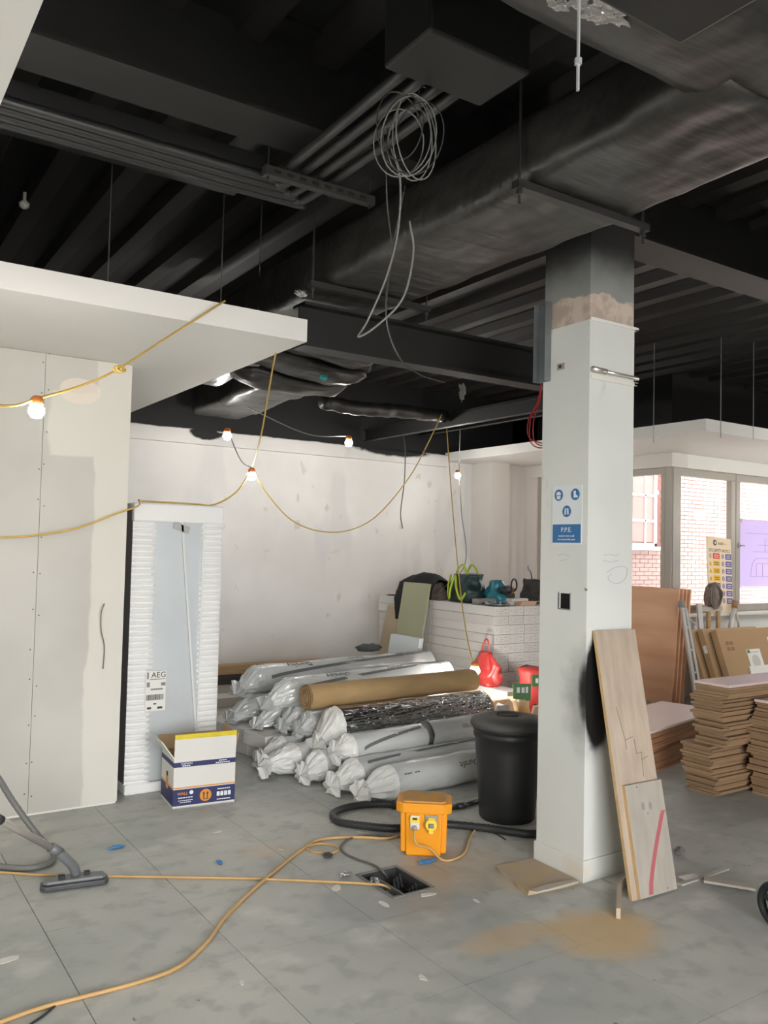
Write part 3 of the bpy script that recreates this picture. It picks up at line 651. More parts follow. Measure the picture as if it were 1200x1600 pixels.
MB().box(0,.13,0,dp,0,t,Matrix.Translation((w_-t,0,bh))@Matrix.Rotation(R(-80),4,'Y')).build('flap',KRAFT,cb,world=False)
MB().box(0,w_,0,t,0,.13,Matrix.Translation((0,dp-t,bh))@Matrix.Rotation(R(-60),4,'X')).build('flap',KRAFT,cb,world=False)
e=.0008
for (z0,z1,m,nm) in ((.243,.272,NAVY,'printed_band'),(.016,.112,NAVY,'printed_band'),(.117,.124,ORNG,'printed_line')):
    MB().box(-e,w_+e,-e,0,z0,z1).box(-e,0,0,dp,z0,z1).build(nm,m,cb,world=False)
MB().lathe([(.036,0),(.036,.0012)],28,Matrix.Translation((w_*.52,-e,.064))@FX).build('printed_disc',ORNG,cb,world=False)
for dx in (-.011,.011):
    M_=Matrix.Translation((w_*.52+dx,-e-.0013,.064)); MB().box(-.003,.003,-.0004,0,-.018,.010,M_).prism([(-.008,.008),(.008,.008),(0,.022)],0,.0005,M_@FX).build('arrow',INK,cb,world=False)
MB().box(w_*.52-.018,w_*.52+.018,-e-.0017,-e-.0013,.040,.044).build('arrow_base',INK,cb,world=False)
def ct_(s,sz,x,z,m,al='CENTER'): return text(s,sz,Matrix.Translation((x,-e-.0008,z))@FX,m,cb,world=False,align=al)
WPR=mat('white_print',(226,226,228),.6)
ct_('STEPSON',.017,w_*.20,.262,WPR)
def bars(x,z,wd_,h_,n_):
    for k in range(n_): MB().box(x-wd_/2+wd_*k/n_,x-wd_/2+wd_*(k+.8)/n_,-e-.0006,-e,z-h_/2,z+h_/2).build('print_mark',WPR,cb,world=False)
bars(w_*.20,.250,.05,.006,4); bars(w_*.79,.263,.05,.006,4); bars(w_*.79,.251,.09,.006,7)
ct_('WALL',.024,w_*.15,.086,ORNG); bars(w_*.2,.062,.09,.006,6); bars(w_*.2,.046,.09,.004,8); bars(w_*.2,.035,.07,.004,6)
MB().lathe([(.012,0),(.012,.0006)],16,Matrix.Translation((w_*.29,-e,.09))@FX).build('printed_disc',WPR,cb,world=False)
bars(w_*.82,.092,.08,.006,7); bars(w_*.82,.030,.085,.006,8)
for k in range(4): MB().box(w_*.82-.044+.023*k,w_*.82-.026+.023*k,-e-.0006,-e,.05,.076).build('printed_icon',WPR,cb,world=False)
MB().box(-.0022,-e,dp*.42,dp*.58,.09,.165).build('printed_picture',ORNG,cb,world=False)
MB().box(-.0024,-e,dp*.44,dp*.56,.165,.19).build('printed_picture',INK,cb,world=False)
# ================================================================ rolls
PLAS=mat('pale_plastic_sleeve',(204,206,204),.22,var=.2,scale=5,bump=.75,bscale=13,spec=.9,stretch=(.6,1.6,1.6)); PLASW=mat('white_plastic_bag',(222,222,218),.35,var=.08,scale=6,bump=.3,bscale=20)
STRIPE=mat('dark_grey_stripe',(104,106,106),.5); PRINT=mat('sleeve_print',(40,42,42),.6); GPRINT=mat('green_print',(44,104,60),.6)
def cyl_text(s,size,M,r,x0,th0,mat_,parent,up=False):
    cu=bpy.data.curves.new('t','FONT'); cu.body=s; cu.size=size; cu.align_x='CENTER'; cu.align_y='CENTER'; cu.resolution_u=2
    o=bpy.data.objects.new('t',cu); col.objects.link(o); dg=bpy.context.evaluated_depsgraph_get(); me=bpy.data.meshes.new_from_object(o.evaluated_get(dg)); bpy.data.objects.remove(o)
    me.materials.clear(); me.materials.append(mat_); sg=-1 if up else 1
    for v in me.vertices:
        x,y=sg*v.co.x,sg*v.co.y; th=th0-y/r; v.co=M@Vector((x0+x,r*1.022*math.cos(th),r*1.022*math.sin(th)))
    o=bpy.data.objects.new('lettering',me); col.objects.link(o); o.parent=parent; return o
def roll(name,label,p0,p1,r,mat_=None,bag=True,stripe=None,texts=(),seed=1,amp=.009,bagmat=None,drop=.05,baglen=.2):
    p0,p1=Vector(p0),Vector(p1); L_=(p1-p0).length; Mw=frame(p0,p1-p0,(0,0,1)); Mw=Matrix.Translation((0,0,0))@Mw
    root=thing(name,label,'roll',M=Mw)
    def fn(u,v):
        x=L_*u; th=2*math.pi*v; k=1+ (noise.noise(Vector((x*4,math.cos(th)*2+seed*7,math.sin(th)*2)))*amp*1.2+noise.noise(Vector((x*13,math.cos(th)*4+seed*3,math.sin(th)*4)))*amp*.5)/r
        return Vector((x,r*k*math.cos(th),r*k*math.sin(th)))
    MB().grid(fn,24,24,wv=True).build('sleeve',mat_ or PLAS,root,smooth=True,world=False)
    capm=MB(); capm.lathe([(r*.97,0),(r*.97,.002)],24,Matrix.Translation((L_-.004,0,0))@Matrix.Rotation(R(90),4,'Y')); capm.build('end_face',KRAFT,root,world=False)
    if bag:
        def fb(u,v):
            th=2*math.pi*v; x=-baglen*u; rr=r*(1.02-.66*min(1,u*1.35)**1.6) if u<.74 else (r*(.36+.5*(u-.74)/.2) if u<.93 else r*.86*(1-u)/.07*.9+.004)
            c_,s__=math.cos(th),math.sin(th); fold=1+.34*(.25+u)*noise.noise(Vector((u*3.0+seed*3.3,c_*3.1,s__*3.1)))+.16*(u+.2)*noise.noise(Vector((u*7,c_*7+seed*9,s__*7)))+.05*u*math.sin(th*5+seed)
            z=max(rr*fold*s__-drop*u*u*1.0, -r*1.0+.004)
            return Vector((x*(1+.18*noise.noise(Vector((c_*2,s__*2,seed*2.0)))),rr*fold*c_*1.1,z))
        MB().grid(fb,16,44,wv=True).build('gathered_end',bagmat or PLASW,root,smooth=False,world=False)
    if stripe:
        a0,a1,wd=stripe
        def fs_(u,v):
            th=R(a0+(a1-a0)*u**.7)+(v-.5)*wd/r; k=r*1.03
            return Vector((.06+(L_-.1)*u,k*math.cos(th),k*math.sin(th)))
        MB().grid(fs_,22,4).build('printed_stripe',STRIPE,root,smooth=True,world=False)
    for (s_,sz,x0,th) in texts: cyl_text(s_,sz,Matrix.Identity(4),r,x0,R(th),PRINT,root,up=True)
    return root
def hz3(p,z): return Vector((p[0],p[1],z))
GRP=None
roll('underlay_roll','plastic-sleeved underlay roll lying nearest the yellow transformer, upside-down print',(3.03,4.44,.108),(4.30,4.56,.108),.104,texts=(('Durafit',.06,.62,152),('-- ---',.07,.12,150),('---',.06,.36,150),('---',.06,.9,150)),seed=1,baglen=.24)
roll('underlay_roll','plastic-sleeved roll with a grey stripe lying second from the transformer',(2.93,4.69,.108),(4.28,4.80,.108),.104,stripe=(128,100,.02),seed=2,baglen=.19)
roll('underlay_roll','plastic-sleeved roll with a torn bag end, third from the transformer',(2.84,5.0,.108),(4.2,5.07,.108),.104,seed=3,baglen=.14)
roll('underlay_roll','plastic-sleeved roll on the floor under the silver roll, limp bag hanging off its end',(2.78,5.24,.108),(4.2,5.29,.108),.104,seed=4,baglen=.26,drop=.02)
roll('underlay_roll','plastic-sleeved roll on the floor under the brown carpet roll',(2.80,5.47,.108),(4.2,5.51,.108),.104,seed=5,baglen=.2)
roll('underlay_roll','short plastic-sleeved roll with a slanting grey stripe resting against the silver roll',(2.98,4.845,.238),(3.60,4.885,.238),.098,stripe=(175,120,.022),seed=6,baglen=.12,drop=.01)
du=roll('underlay_roll','short silvery roll with green lettering and a cardboard core showing',(3.66,4.90,.246),(4.16,4.93,.246),.098,mat_=mat('silvery_sleeve',(206,208,206),.25,metal=.35,bump=.4,bscale=16),bag=False,seed=7)
cyl_text('DU',.11,Matrix.Identity(4),.098,.12,R(118),GPRINT,du,up=False)
MB().box(-.10,.0,-.02,.05,-.06,.03).build('cardboard_core',KRAFT,du,world=False)
for k in range(4): MB().grid(lambda u,v,k=k: Vector((.24+.05*u+.02*k,.101*math.cos(R(150+22*u)+.006*v),.101*math.sin(R(150+22*u)+.006*v))) if False else Vector((.22+.07*u+.022*k,.102*math.cos(R(128+30*u+3*v)),.102*math.sin(R(128+30*u+3*v)))),6,2).build('printed_line',PRINT,du,world=False)
SILV=mat('crinkled_foil',(205,207,210),.14,metal=1.0,bump=1.0,bscale=26,stretch=(.3,1.5,1.5))
SILV.node_tree.nodes['Bump'].inputs['Distance'].default_value=.035
sv=roll('foil_roll','crinkled silver foil insulation roll lying over the sleeved rolls',(3.03,5.12,.324),(4.42,5.18,.324),.138,mat_=SILV,bag=True,seed=8,amp=.006,baglen=.17,drop=.16)
CARP=mat('brown_carpet_backing',(178,148,104),.8,var=.22,scale=4,bump=.2,bscale=60,stretch=(1,3,3))
br=roll('carpet_roll','bare brown-backed carpet roll on top of the silver foil roll',(2.88,5.27,.515),(4.50,5.40,.515),.088,mat_=CARP,bag=False,seed=9,amp=.004)
sp=[]
for i in range(60):
    t=i/59*2.6*2*math.pi; rr=.024+.058*i/59; sp.append((-.004,rr*math.cos(t),rr*math.sin(t)))
MB().tube(sp,.006,5).build('spiral_end',mat('carpet_edge',(150,120,84),.9),br,world=False)
MB().lathe([(.082,0),(.082,.004)],24,Matrix.Translation((.002,0,0))@Matrix.Rotation(R(90),4,'Y')).build('rolled_end',CARP,br,world=False)
roll('underlay_roll','printed underlay roll on the pile just behind the brown carpet roll',(2.93,5.60,.500),(4.60,5.90,.500),.108,stripe=(160,105,.024),texts=(('Duralay',.075,.42,118),('Duralay',.06,1.05,112),('Duralay',.06,1.5,110),('--',.06,.18,112)),seed=10,baglen=.26,drop=.10,bagmat=PLAS)
roll('underlay_roll','printed underlay roll at the back of the pile below the back wall',(2.95,6.22,.500),(4.86,6.52,.500),.115,stripe=(165,112,.026),texts=(('Duralay',.08,.38,116),('--',.06,.15,112),('Duralay',.06,1.0,108),('Duralay',.07,1.6,112)),seed=11,baglen=.2,drop=.10,bagmat=PLAS)
roll('underlay_roll','sleeved roll hidden low behind the printed roll, limp bag end showing',(2.96,5.85,.305),(4.5,6.10,.305),.10,seed=12,baglen=.22,drop=.1,bagmat=PLAS)
roll('underlay_roll','sleeved roll on the white boxes under the back printed roll',(2.86,6.12,.305),(4.5,6.38,.305),.10,seed=13,baglen=.22,drop=.08,bagmat=PLAS)
roll('underlay_roll','sleeved roll wedged under the brown carpet roll',(2.98,5.40,.29),(4.4,5.44,.29),.098,seed=15,baglen=.1,drop=.05,bagmat=PLAS)
roll('underlay_roll','sleeved roll low against the brown roll, bag end puffed out',(2.97,5.62,.305),(4.5,5.84,.305),.10,seed=14,baglen=.12,drop=.08,bagmat=PLAS)
# low white boxes under the pile
BOXW=mat('white_flooring_box',(208,205,200),.7,var=.05,scale=3,objrand=.05); BOXE=mat('box_tan_edge',(150,120,100),.8)
def fbox_mesh(l,w__,h):
    q=MB(); q.box(-l/2,l/2,-w__/2,w__/2,0,h); return q.mesh('flooring_box',BOXW)
lowm=fbox_mesh(1.45,.285,.096)
a_=R(10)
for k,(u,v,z) in enumerate(((0,0,0),(0,.29,0),(0,.58,0),(-.05,0,.1),(-.02,.29,.1),(-.03,.585,.1))):
    c=Vector((2.74,5.72,0))+Vector((math.cos(a_),math.sin(a_),0))*(.73+u)+Vector((-math.sin(a_),math.cos(a_),0))*v
    o=share('flooring_box',lowm,(c.x,c.y,z),a_,None,'low white flooring box under the roll pile, %s layer, %s from the carton'%(('lower' if k<3 else 'upper'),('first','second','third')[k%3]),'box','low boxes under the rolls')
    md=o.modifiers.new('bevel','BEVEL'); md.width=.004; md.segments=1
# timber lengths by the back wall
TIMB=mat('pine_timber',(186,152,112),.7,var=.2,scale=4,stretch=(1,9,9),bump=.1); TIMD=mat('dark_timber',(70,64,60),.7); TIMW=mat('white_timber',(206,200,192),.7)
for k,(y,z,m,nm) in enumerate(((8.46,.0,TIMW,'white-painted timber length on the floor at the foot of the back wall'),(8.45,.1,TIMD,'dark timber length stacked below the pine one by the back wall'),(8.46,.2,TIMB,'pine timber length topping the stack at the foot of the back wall'))):
    tag(MB().box(2.35,4.6+.1*k,y-.07,y+.06,z,z+.098).build('timber_length',m,bevel=.003),nm,'timber')
tag(MB().box(2.9,3.9,7.7,7.95,0,.09).build('timber_length',TIMW,bevel=.003),'broad white board lying between the back wall and the roll pile','timber')
# ================================================================ stack of flooring boxes in the corner
SX0,SY0,bw,bl,bhh=5.252,6.0,.188,.975,.088
stm=MB().box(0,bw-.004,0,bl-.004,0,bhh-.003).mesh('flooring_box',BOXW)
lbl=MB(); lbl.box(.012,.014,-.0006,0,.03,.034)
ENDP=mat('box_end_print',(172,168,164),.8)
endq=MB().lathe([(.006,0),(.006,.0006)],10,Matrix.Translation((.03,0,.045))@FX)
for k in range(3): endq.box(.055+.006*k,.055+.05+.012*(k%2),-.0006,0,.02+.018*k,.024+.018*k)
endq.box(.125,.16,-.0006,0,.055,.062).box(.13,.17,-.0006,0,.02,.026)
endm=endq.mesh('end_print',ENDP)
ORD='first second third fourth fifth sixth seventh eighth ninth tenth eleventh twelfth'.split()
random.seed(11); lsh=[random.uniform(-.012,.012) for _ in range(12)]
for lay in range(12):
    for i in range(5):
        for j in range(2):
            dx=random.uniform(-.002,.002); x=SX0+i*bw+dx+lsh[lay]; y=SY0+j*(bl+.008)+random.uniform(-.003,.003)
            if lay in (3,4) and i>=2: x+=.03
            if i==4 and lay>9: continue
            o=share('flooring_box',stm,(x,y,lay*bhh),0,None,'white flooring box %s, %s from the leaning boards, %s of corner stack'%(('in top layer' if lay==11 else ORD[11-lay]+' layer down'),ORD[i],('front row' if j==0 else 'back row')),'box','flooring boxes in the corner stack')
            if j==0: 
                e_=share('end_print',endm,(0,0,0),0,o)
for k in range(4):
    for j in range(1): share('flooring_box',stm,(5.02-.0,5.55,k*bhh),0,None,'white flooring box under the red carrier bag, %s from the bag'%('fourth','third','second','first')[k],'box','boxes under the red bag')
# ================================================================ floor things in the foreground
# floor box sunk in the access floor
FBM=mat('floor_box_grey',(120,122,120),.6,var=.2,scale=8); FBD=mat('floor_box_dark',(52,52,52),.7)
x0,x1,y0,y1=FBX
fb_=thing('floor_box','open sunken floor socket box with sockets and wires inside','floor box',((x0+x1)/2,(y0+y1)/2,-.118))
MB().box(x0+.001,x1-.001,y0+.001,y1-.001,-.118,-.112).box(x0+.001,x0+.006,y0+.001,y1-.001,-.112,-.001).box(x1-.006,x1-.001,y0+.001,y1-.001,-.112,-.001).box(x0+.006,x1-.006,y0+.001,y0+.006,-.112,-.001).box(x0+.006,x1-.006,y1-.006,y1-.001,-.112,-.001).build('tray',FBD,fb_)
for a in ((x0-.012,x1+.012,y0-.012,y0+.004),(x0-.012,x1+.012,y1-.004,y1+.012),(x0-.012,x0+.004,y0+.004,y1-.004),(x1-.004,x1+.012,y0+.004,y1-.004)):
    MB().box(a[0],a[1],a[2],a[3],.0002,.004).build('rim',FBM,fb_)
MB().box(x0+.10,x0+.112,y0+.008,y1-.008,-.11,-.03).build('divider',FBM,fb_)
for k in range(3): MB().box(x0+.02,x0+.09,y0+.02+.09*k,y0+.09+.09*k,-.11,-.045).build('socket_plate',FBM,fb_,bevel=.004)
for k in range(2):
    MB().box(x0+.125,x0+.205,y0+.03+.13*k,y0+.12+.13*k,-.11,-.06).build('socket_plate',FBD,fb_,bevel=.004)
    for j in range(3): MB().tube(spline([(x0+.13+.02*j,y0+.04+.13*k,-.05),(x0+.15+.015*j,y0+.08+.13*k,-.02+.01*j),(x0+.19,y0+.05+.13*k+.02*j,-.055)],5),.006,6).build('wire',INK,fb_,smooth=True)
crumple('foil_ball',(x0+.045,y1-.08,-.02),(.03,.03,.026),FOIL,fb_,21)
tag(crumple('crumpled_foil',(x0-.06,y1+.02,.012),(.035,.02,.010),FOIL,None,22),'small crumpled foil scrap by the floor box','foil')
# yellow site transformer
ORG=mat('yellow_transformer_case',(228,148,20),.4,var=.04,scale=4,spec=.5); ORGD=mat('dusty_transformer_top',(168,142,108),.8,c2=(206,146,52),scale=16)
TA=fl(625,1336); TB=fl(697,1340); tang=math.atan2(TB.y-TA.y,TB.x-TA.x); TW=.236; TH=.268; TD=.19
tr=thing('site_transformer','yellow portable site transformer with two sockets, beside the hose','transformer',TA,tang)
def taper(q,x0,x1,y0,y1,z0,z1,g):
    q.add([(x0,y0,z0),(x1,y0,z0),(x1,y1,z0),(x0,y1,z0),(x0-g,y0-g,z1),(x1+g,y0-g,z1),(x1+g,y1+g,z1),(x0-g,y1+g,z1)],[(0,3,2,1),(4,5,6,7),(0,1,5,4),(1,2,6,5),(2,3,7,6),(3,0,4,7)]); return q
q=MB(); taper(q,.028,TW-.028,0,TD,0,TH,.006); q.build('case',ORG,tr,world=False,bevel=.008)
q=MB(); taper(q,.0,.030,.014,TD-.014,.012,TH-.01,.004); taper(q,TW-.030,TW,.014,TD-.014,.012,TH-.01,.004); q.build('corner_column',ORG,tr,world=False,bevel=.008)
pl=[(-.026,.02),(-.026,TD-.02),(-.01,TD-.004),(.012,TD+.012),(TW-.012,TD+.012),(TW+.01,TD-.004),(TW+.026,TD-.02),(TW+.026,.02),(TW+.004,.0),(TW-.012,-.010),(.012,-.010),(-.004,.0)]
MB().prism(pl,TH-.052,TH,None).build('rim',ORG,tr,world=False,bevel=.006)
MB().prism([(.004,.016),(.004,TD-.02),(.03,TD+.004),(TW-.03,TD+.004),(TW-.004,TD-.02),(TW-.004,.016),(TW-.02,.0),(.02,.0)],TH,TH+.010,None).build('dusty_top',ORGD,tr,world=False,bevel=.004)
PYEL=mat('yellow_plug',(232,204,64),.4)
MB().box(.05,.098,-.022,-.005,TH-.128,TH-.058).build('socket_plate',mat('white_socket',(214,210,204),.4),tr,world=False,bevel=.005)
MB().box(.05,.098,-.026,-.022,TH-.092,TH-.066).build('yellow_band',PYEL,tr,world=False)
MB().box(.062,.086,-.028,-.026,TH-.078,TH-.068).build('rating_mark',INK,tr,world=False)
MB().lathe([(.010,0),(.014,.012),(.012,.02)],14,Matrix.Translation((.074,-.022,TH-.118))@FX).build('cable_gland',mat('grey_gland',(150,148,144),.5),tr,world=False,smooth=True)
MB().box(.124,.192,-.012,-.005,TH-.118,TH-.056).build('socket_plate',mat('steel_plate',(150,148,146),.4,metal=.5),tr,world=False,bevel=.003)
MB().lathe([(.031,0),(.031,.02),(.026,.026)],24,Matrix.Translation((.158,-.012,TH-.100))@FX).box(.146,.170,-.036,-.012,TH-.142,TH-.124).box(.141,.175,-.026,-.012,TH-.078,TH-.066).build('socket_cover',PYEL,tr,world=False,smooth=False,bevel=.002)
MB().box(.144,.172,-.0392,-.038,TH-.112,TH-.090).build('rating_mark',INK,tr,world=False)
MB().box(.148,.172,-.0400,-.0392,TH-.110,TH-.092).build('rating_label',INKG,tr,world=False)
# dustbin
BIN=mat('black_bin_plastic',(40,41,42),.45,var=.2,scale=5,spec=.5,bump=.05); LID=mat('dusty_black_lid',(84,82,80),.6,var=.3,scale=7)
bc=Vector((3.45,3.80,0)); MT=Matrix.Translation(bc)
bn=thing('dustbin','round black plastic dustbin with a dusty lid beside the column','bin',bc)
MB().lathe([(.155,0),(.165,.012),(.178,.2),(.193,.40),(.200,.475),(.206,.48),(.208,.50),(.204,.505),(.206,.515),(.212,.52),(.213,.545),(.205,.55)],40,MT).build('body',BIN,bn,smooth=True)
MB().lathe([(.216,.535),(.224,.538),(.226,.555),(.220,.575),(.200,.588),(.150,.598),(.085,.604),(.078,.600),(.07,.585),(.045,.580),(.001,.580)],40,MT,cap=False).build('lid',LID,bn,smooth=True)
MB().box(-.055,.055,-.014,.014,.590,.606,MT@Matrix.Rotation(R(-30),4,'Z')).build('lid_grip',LID,bn,bevel=.005)
# vacuum hose beside the transformer
HOSE=mat('black_ribbed_hose',(44,45,46),.45,bump=.3,bscale=30)
hp=spline([fl(632,1258,.024),fl(585,1256,.024),fl(545,1261,.024),fl(521,1271,.024),fl(530,1284,.024),fl(575,1291,.024),fl(620,1294,.024),Vector((2.98,3.83,.024)),fl(760,1294,.024),fl(800,1300,.024),fl(834,1303,.024),Vector((3.52,3.40,.024)),Vector((3.8,3.45,.024))],14)
hs=thing('vacuum_hose','thick black ribbed vacuum hose looping behind the transformer','hose',hp[0])
rr=[]; path=[]
for i in range(len(hp)): path.append(hp[i]); rr.append(.0225 if i%2 else .0205)
MB().tube(path,rr,12).build('ribbed_tube',HOSE,hs,smooth=True)
MB().tube([fl(632,1258,.024),fl(612,1257.4,.024)],.027,14).build('cuff',BIN,hs,smooth=True)
wd=thing('vacuum_wand','slim black vacuum wand lying from the transformer to the bin','vacuum wand',fl(700,1262,.02))
MB().tube([fl(655,1270,.018),fl(715,1260,.018)],.017,10).build('tube',BIN,wd,smooth=True); MB().tube([fl(715,1260,.02),fl(727,1258,.02)],.02,10).build('joint',BIN,wd,smooth=True); MB().tube([fl(727,1258,.016),fl(752,1250,.016)],.014,10).build('tube',BIN,wd,smooth=True)
# floor cables
cable('extension_cable','thick yellow cable snaking over the near floor tiles to the transformer',[fl(-40,1612,.008),fl(0,1597,.008),fl(60,1576,.008),fl(120,1560,.008),fl(215,1535,.008),fl(280,1510,.008),fl(325,1470,.008),fl(350,1435,.008),fl(390,1395,.008),fl(440,1352,.008),fl(475,1325,.008),fl(505,1311,.008),fl(560,1308,.008),fl(600,1310,.008),fl(622,1306,.008)],.0075,YELD,n=10,seg=8)
cable('extension_cable','yellow cable running straight from the vacuum head to the floor box',[fl(-30,1362,.006),fl(20,1364,.006),fl(60,1367,.006),fl(170,1369,.006),fl(300,1371,.006),fl(400,1373,.006),fl(520,1378,.006),fl(575,1381,.006),fl(598,1383,.012),fl(612,1390,-.05)],.0058,YELD,n=8,seg=8)
cable('extension_cable','loop of yellow cable end beside the grey cable',[fl(480,1322,.006),fl(500,1318,.006),fl(522,1321,.006),fl(528,1328,.006),fl(515,1333,.006),fl(490,1331,.006),fl(478,1325,.006)],.0055,YELD,seg=8)
S0=tr.matrix_world if False else RM[tr.name]
cable('extension_cable','yellow cable plugged into the transformer socket and curving over the floor',[S0@Vector((.074,-.047,TH-.122)),S0@Vector((.085,-.075,TH-.18)),fl(672,1326,.05),fl(690,1343,.008),fl(708,1343,.008),fl(726,1332,.007),fl(733,1312,.007),fl(742,1297,.007),fl(755,1290,.03)],.006,YELD,seg=8)
cable('grey_cable','grey flex curving from the floor box past the transformer',[fl(606,1372,-.04),fl(598,1362,.01),fl(585,1352,.006),fl(560,1343,.006),fl(540,1334,.006),fl(533,1323,.006),fl(545,1311,.006),fl(575,1305,.006),fl(620,1307,.006),fl(640,1309,.006)],.0055,mat('grey_flex',(92,90,86),.5),seg=8)
cable('black_cable','thin black cable trailing from the hose to the skirting',[fl(762,1300,.004),fl(775,1303,.004),fl(790,1312,.004)],.004,INK)
cable('black_cable','thin black cable emerging under the thick yellow cable',[fl(92,1566,.004),fl(70,1585,.004),fl(40,1606,.004)],.004,INK)
tag(crumple('plug_tangle',fl(512,1336,.012),(.028,.018,.012),WIRED,None,31),'small dark tangle of wire by the cable loop','wire')
cable('wall_wire','grey wire tail dangling from a hole in the partition',[oy(YP-.002,160,950),oy(YP-.03,163,944),oy(YP-.03,158,958),oy(YP-.02,158,985),oy(YP-.02,163,1010),oy(YP-.012,161,1045)],.0035,mat('wire_grey_brown',(120,108,98),.5))
# vacuum floor head with chrome tube
VG=mat('grey_vacuum_plastic',(112,114,116),.4,var=.2,scale=8); VD=mat('dark_vacuum_plastic',(70,72,74),.5,var=.3,scale=9); CHR=mat('chrome_tube',(206,200,192),.25,metal=.6)
VA=fl(62,1398); VB=fl(171,1383); va=math.atan2(VB.y-VA.y,VB.x-VA.x)
vc=thing('vacuum_cleaner','grey vacuum floor head with chrome tube and hose, standing on the near tiles','vacuum',VA,va)
Wd=(VB-VA).length
q=MB(); q.prism([(.0,.02),(.02,0),(Wd-.02,0),(Wd,.02),(Wd-.004,.075),(Wd*.7,.10),(Wd*.3,.10),(.004,.075)],.004,.028); q.build('base_plate',VD,vc,world=False,bevel=.006)
q=MB(); q.prism([(.01,.024),(.03,.008),(Wd-.03,.008),(Wd-.01,.024),(Wd-.02,.07),(Wd*.66,.092),(Wd*.34,.092),(.02,.07)],.028,.045); q.build('top_shell',VG,vc,world=False,bevel=.008)
MB().box(Wd*.26,Wd*.36,.02,.06,.045,.058).build('pedal',INK,vc,world=False,bevel=.004); MB().box(Wd*.64,Wd*.73,.045,.08,.045,.055).build('pedal',INK,vc,world=False,bevel=.004)
J=RM[vc.name]@Vector((Wd*.52,.06,.05))
dcam=0
e1=oy(J.y-.02,113,1352); e2=oy(J.y-.05,90,1330); e3=oy(J.y-.22,-5,1278); e4=oy(J.y-.42,-110,1220)
MB().tube(spline([J,e1,e2],6),[.022]*7+[.021]*6,14).build('swivel_neck',VG,vc,smooth=True)
MB().tube([e2,e3,e4],.0165,14).build('chrome_tube',CHR,vc,smooth=True)
MB().tube([e2+(e2-e3).normalized()*.02,e2+(e3-e2).normalized()*.05],.022,14).build('collar',VG,vc,smooth=True)
MB().tube([e3+(e2-e3)*.0,e3+(e2-e3).normalized()*.03],.019,12).build('tube_clip',INK,vc,smooth=True)
gp=spline([oy(4.5,-60,1140),oy(4.5,-10,1205),oy(4.5,20,1252),oy(4.45,55,1300),fl(82,1330,.016),fl(80,1346,.016),fl(55,1355,.016),fl(20,1356,.016),fl(-30,1350,.016)],12)
tag(MB().tube(gp,[.0155 if i%2 else .0145 for i in range(len(gp))],10).build('suction_hose',mat('grey_suction_hose',(108,108,104),.5),smooth=True),'grey corrugated suction hose curving down behind the chrome tube','hose')
# blue tape scraps
BLU=mat('blue_tape',(60,120,170),.4)
for k,(px,py,lb) in enumerate(((183,1323,'blue tape scrap on the floor near the partition'),(343,1347,'tiny blue tape scrap on the middle floor tile'),(668,1345,'torn blue tape strip under the transformer edge'))):
    tag(crumple('tape_scrap',fl(px,py,.008),((.045,.014,.008),(.014,.02,.008),(.06,.02,.008))[k],BLU,None,40+k),lb,'tape')
# dusty broken board by the column foot
POL=[fl(775,1357),fl(800,1352),fl(833,1344),fl(862,1360),fl(905,1381),fl(880,1388),fl(852,1394),fl(825,1400),fl(812,1390),fl(800,1376),fl(786,1368)]
ZB=mat('dusty_broken_board',(160,148,132),.9,c2=(176,152,116),scale=7,bump=.2)
sb2=thing('broken_board','ragged dusty board scrap lying at the foot of the column','board scrap',fl(845,1372))
def clamp_(p): 
    p=p.copy()
    if p.x>CX0-.014 and p.y>CY0-.014:
        if CX0-p.x > CY0-p.y: p.x=CX0-.014
        else:
            if p.x-CX0 < .06: p.x=CX0-.014
            else: p.y=CY0-.014
    return p
POL=[clamp_(p) for p in POL]
MB().prism([(p.x,p.y) for p in POL],.001,.014).build('sheet',ZB,sb2)
MB().prism([(p.x,p.y) for p in (fl(826,1399),fl(850,1390),fl(897,1381),fl(903,1384),fl(860,1396),fl(838,1401))],.014,.022).build('torn_layer',PAPER if False else mat('torn_paper_layer',(176,166,152),.9),sb2)
# leaning plank with a short board fixed on its lower end
PLY=mat('pale_plywood',(184,168,150),.7,c2=(162,146,130),scale=3,stretch=(6,1,1.2),bump=.08,bscale=30); PLYG=mat('grey_plywood',(170,162,152),.75,c2=(156,148,138),scale=3,stretch=(7,1,1.5)); PEDGE=mat('plywood_edge',(202,170,124),.7,var=.25,scale=60,stretch=(1,1,.2))
BL=Vector((3.13,2.60,.0)); lean=math.atan2(.245,1.19)
Mp=Matrix.Translation(BL)@Matrix.Rotation(R(-1.5),4,'Z')@Matrix.Rotation(-lean,4,'X')
lp=thing('leaning_plank','long pale plywood plank leaning on the column over the black spray paint','plank',M=Mp)
PW,PL=.282,1.225
MB().box(0,PW,-.0,.018,0,PL).build('board',[PLY],lp,world=False,bevel=.001)
MB().box(-.0008,0,.0,.018,0,PL).build('edge_grain',PEDGE,lp,world=False)
MB().box(.035,PW+.004,-.020,-.001,.004,.50).build('short_board',PLYG,lp,world=False,bevel=.001)
MB().box(.0342,.035,-.020,-.001,.004,.50).build('edge_grain',PEDGE,lp,world=False)
RP=mat('faded_red_paint',(172,92,96),.7)
pts=[(.268,.36),(.25,.335),(.215,.27),(.178,.20),(.145,.13),(.116,.06),(.106,.012)]
q=MB()
for (a,b) in zip(pts[:-1],pts[1:]):
    q.add([(a[0]-.014,-.0206,a[1]),(a[0]+.014,-.0206,a[1]),(b[0]+.014,-.0206,b[1]),(b[0]-.014,-.0206,b[1])],[(0,1,2,3)])
q.build('red_paint_stroke',RP,lp,world=False)
SM=mat('grey_smudge',(142,132,126),.8)
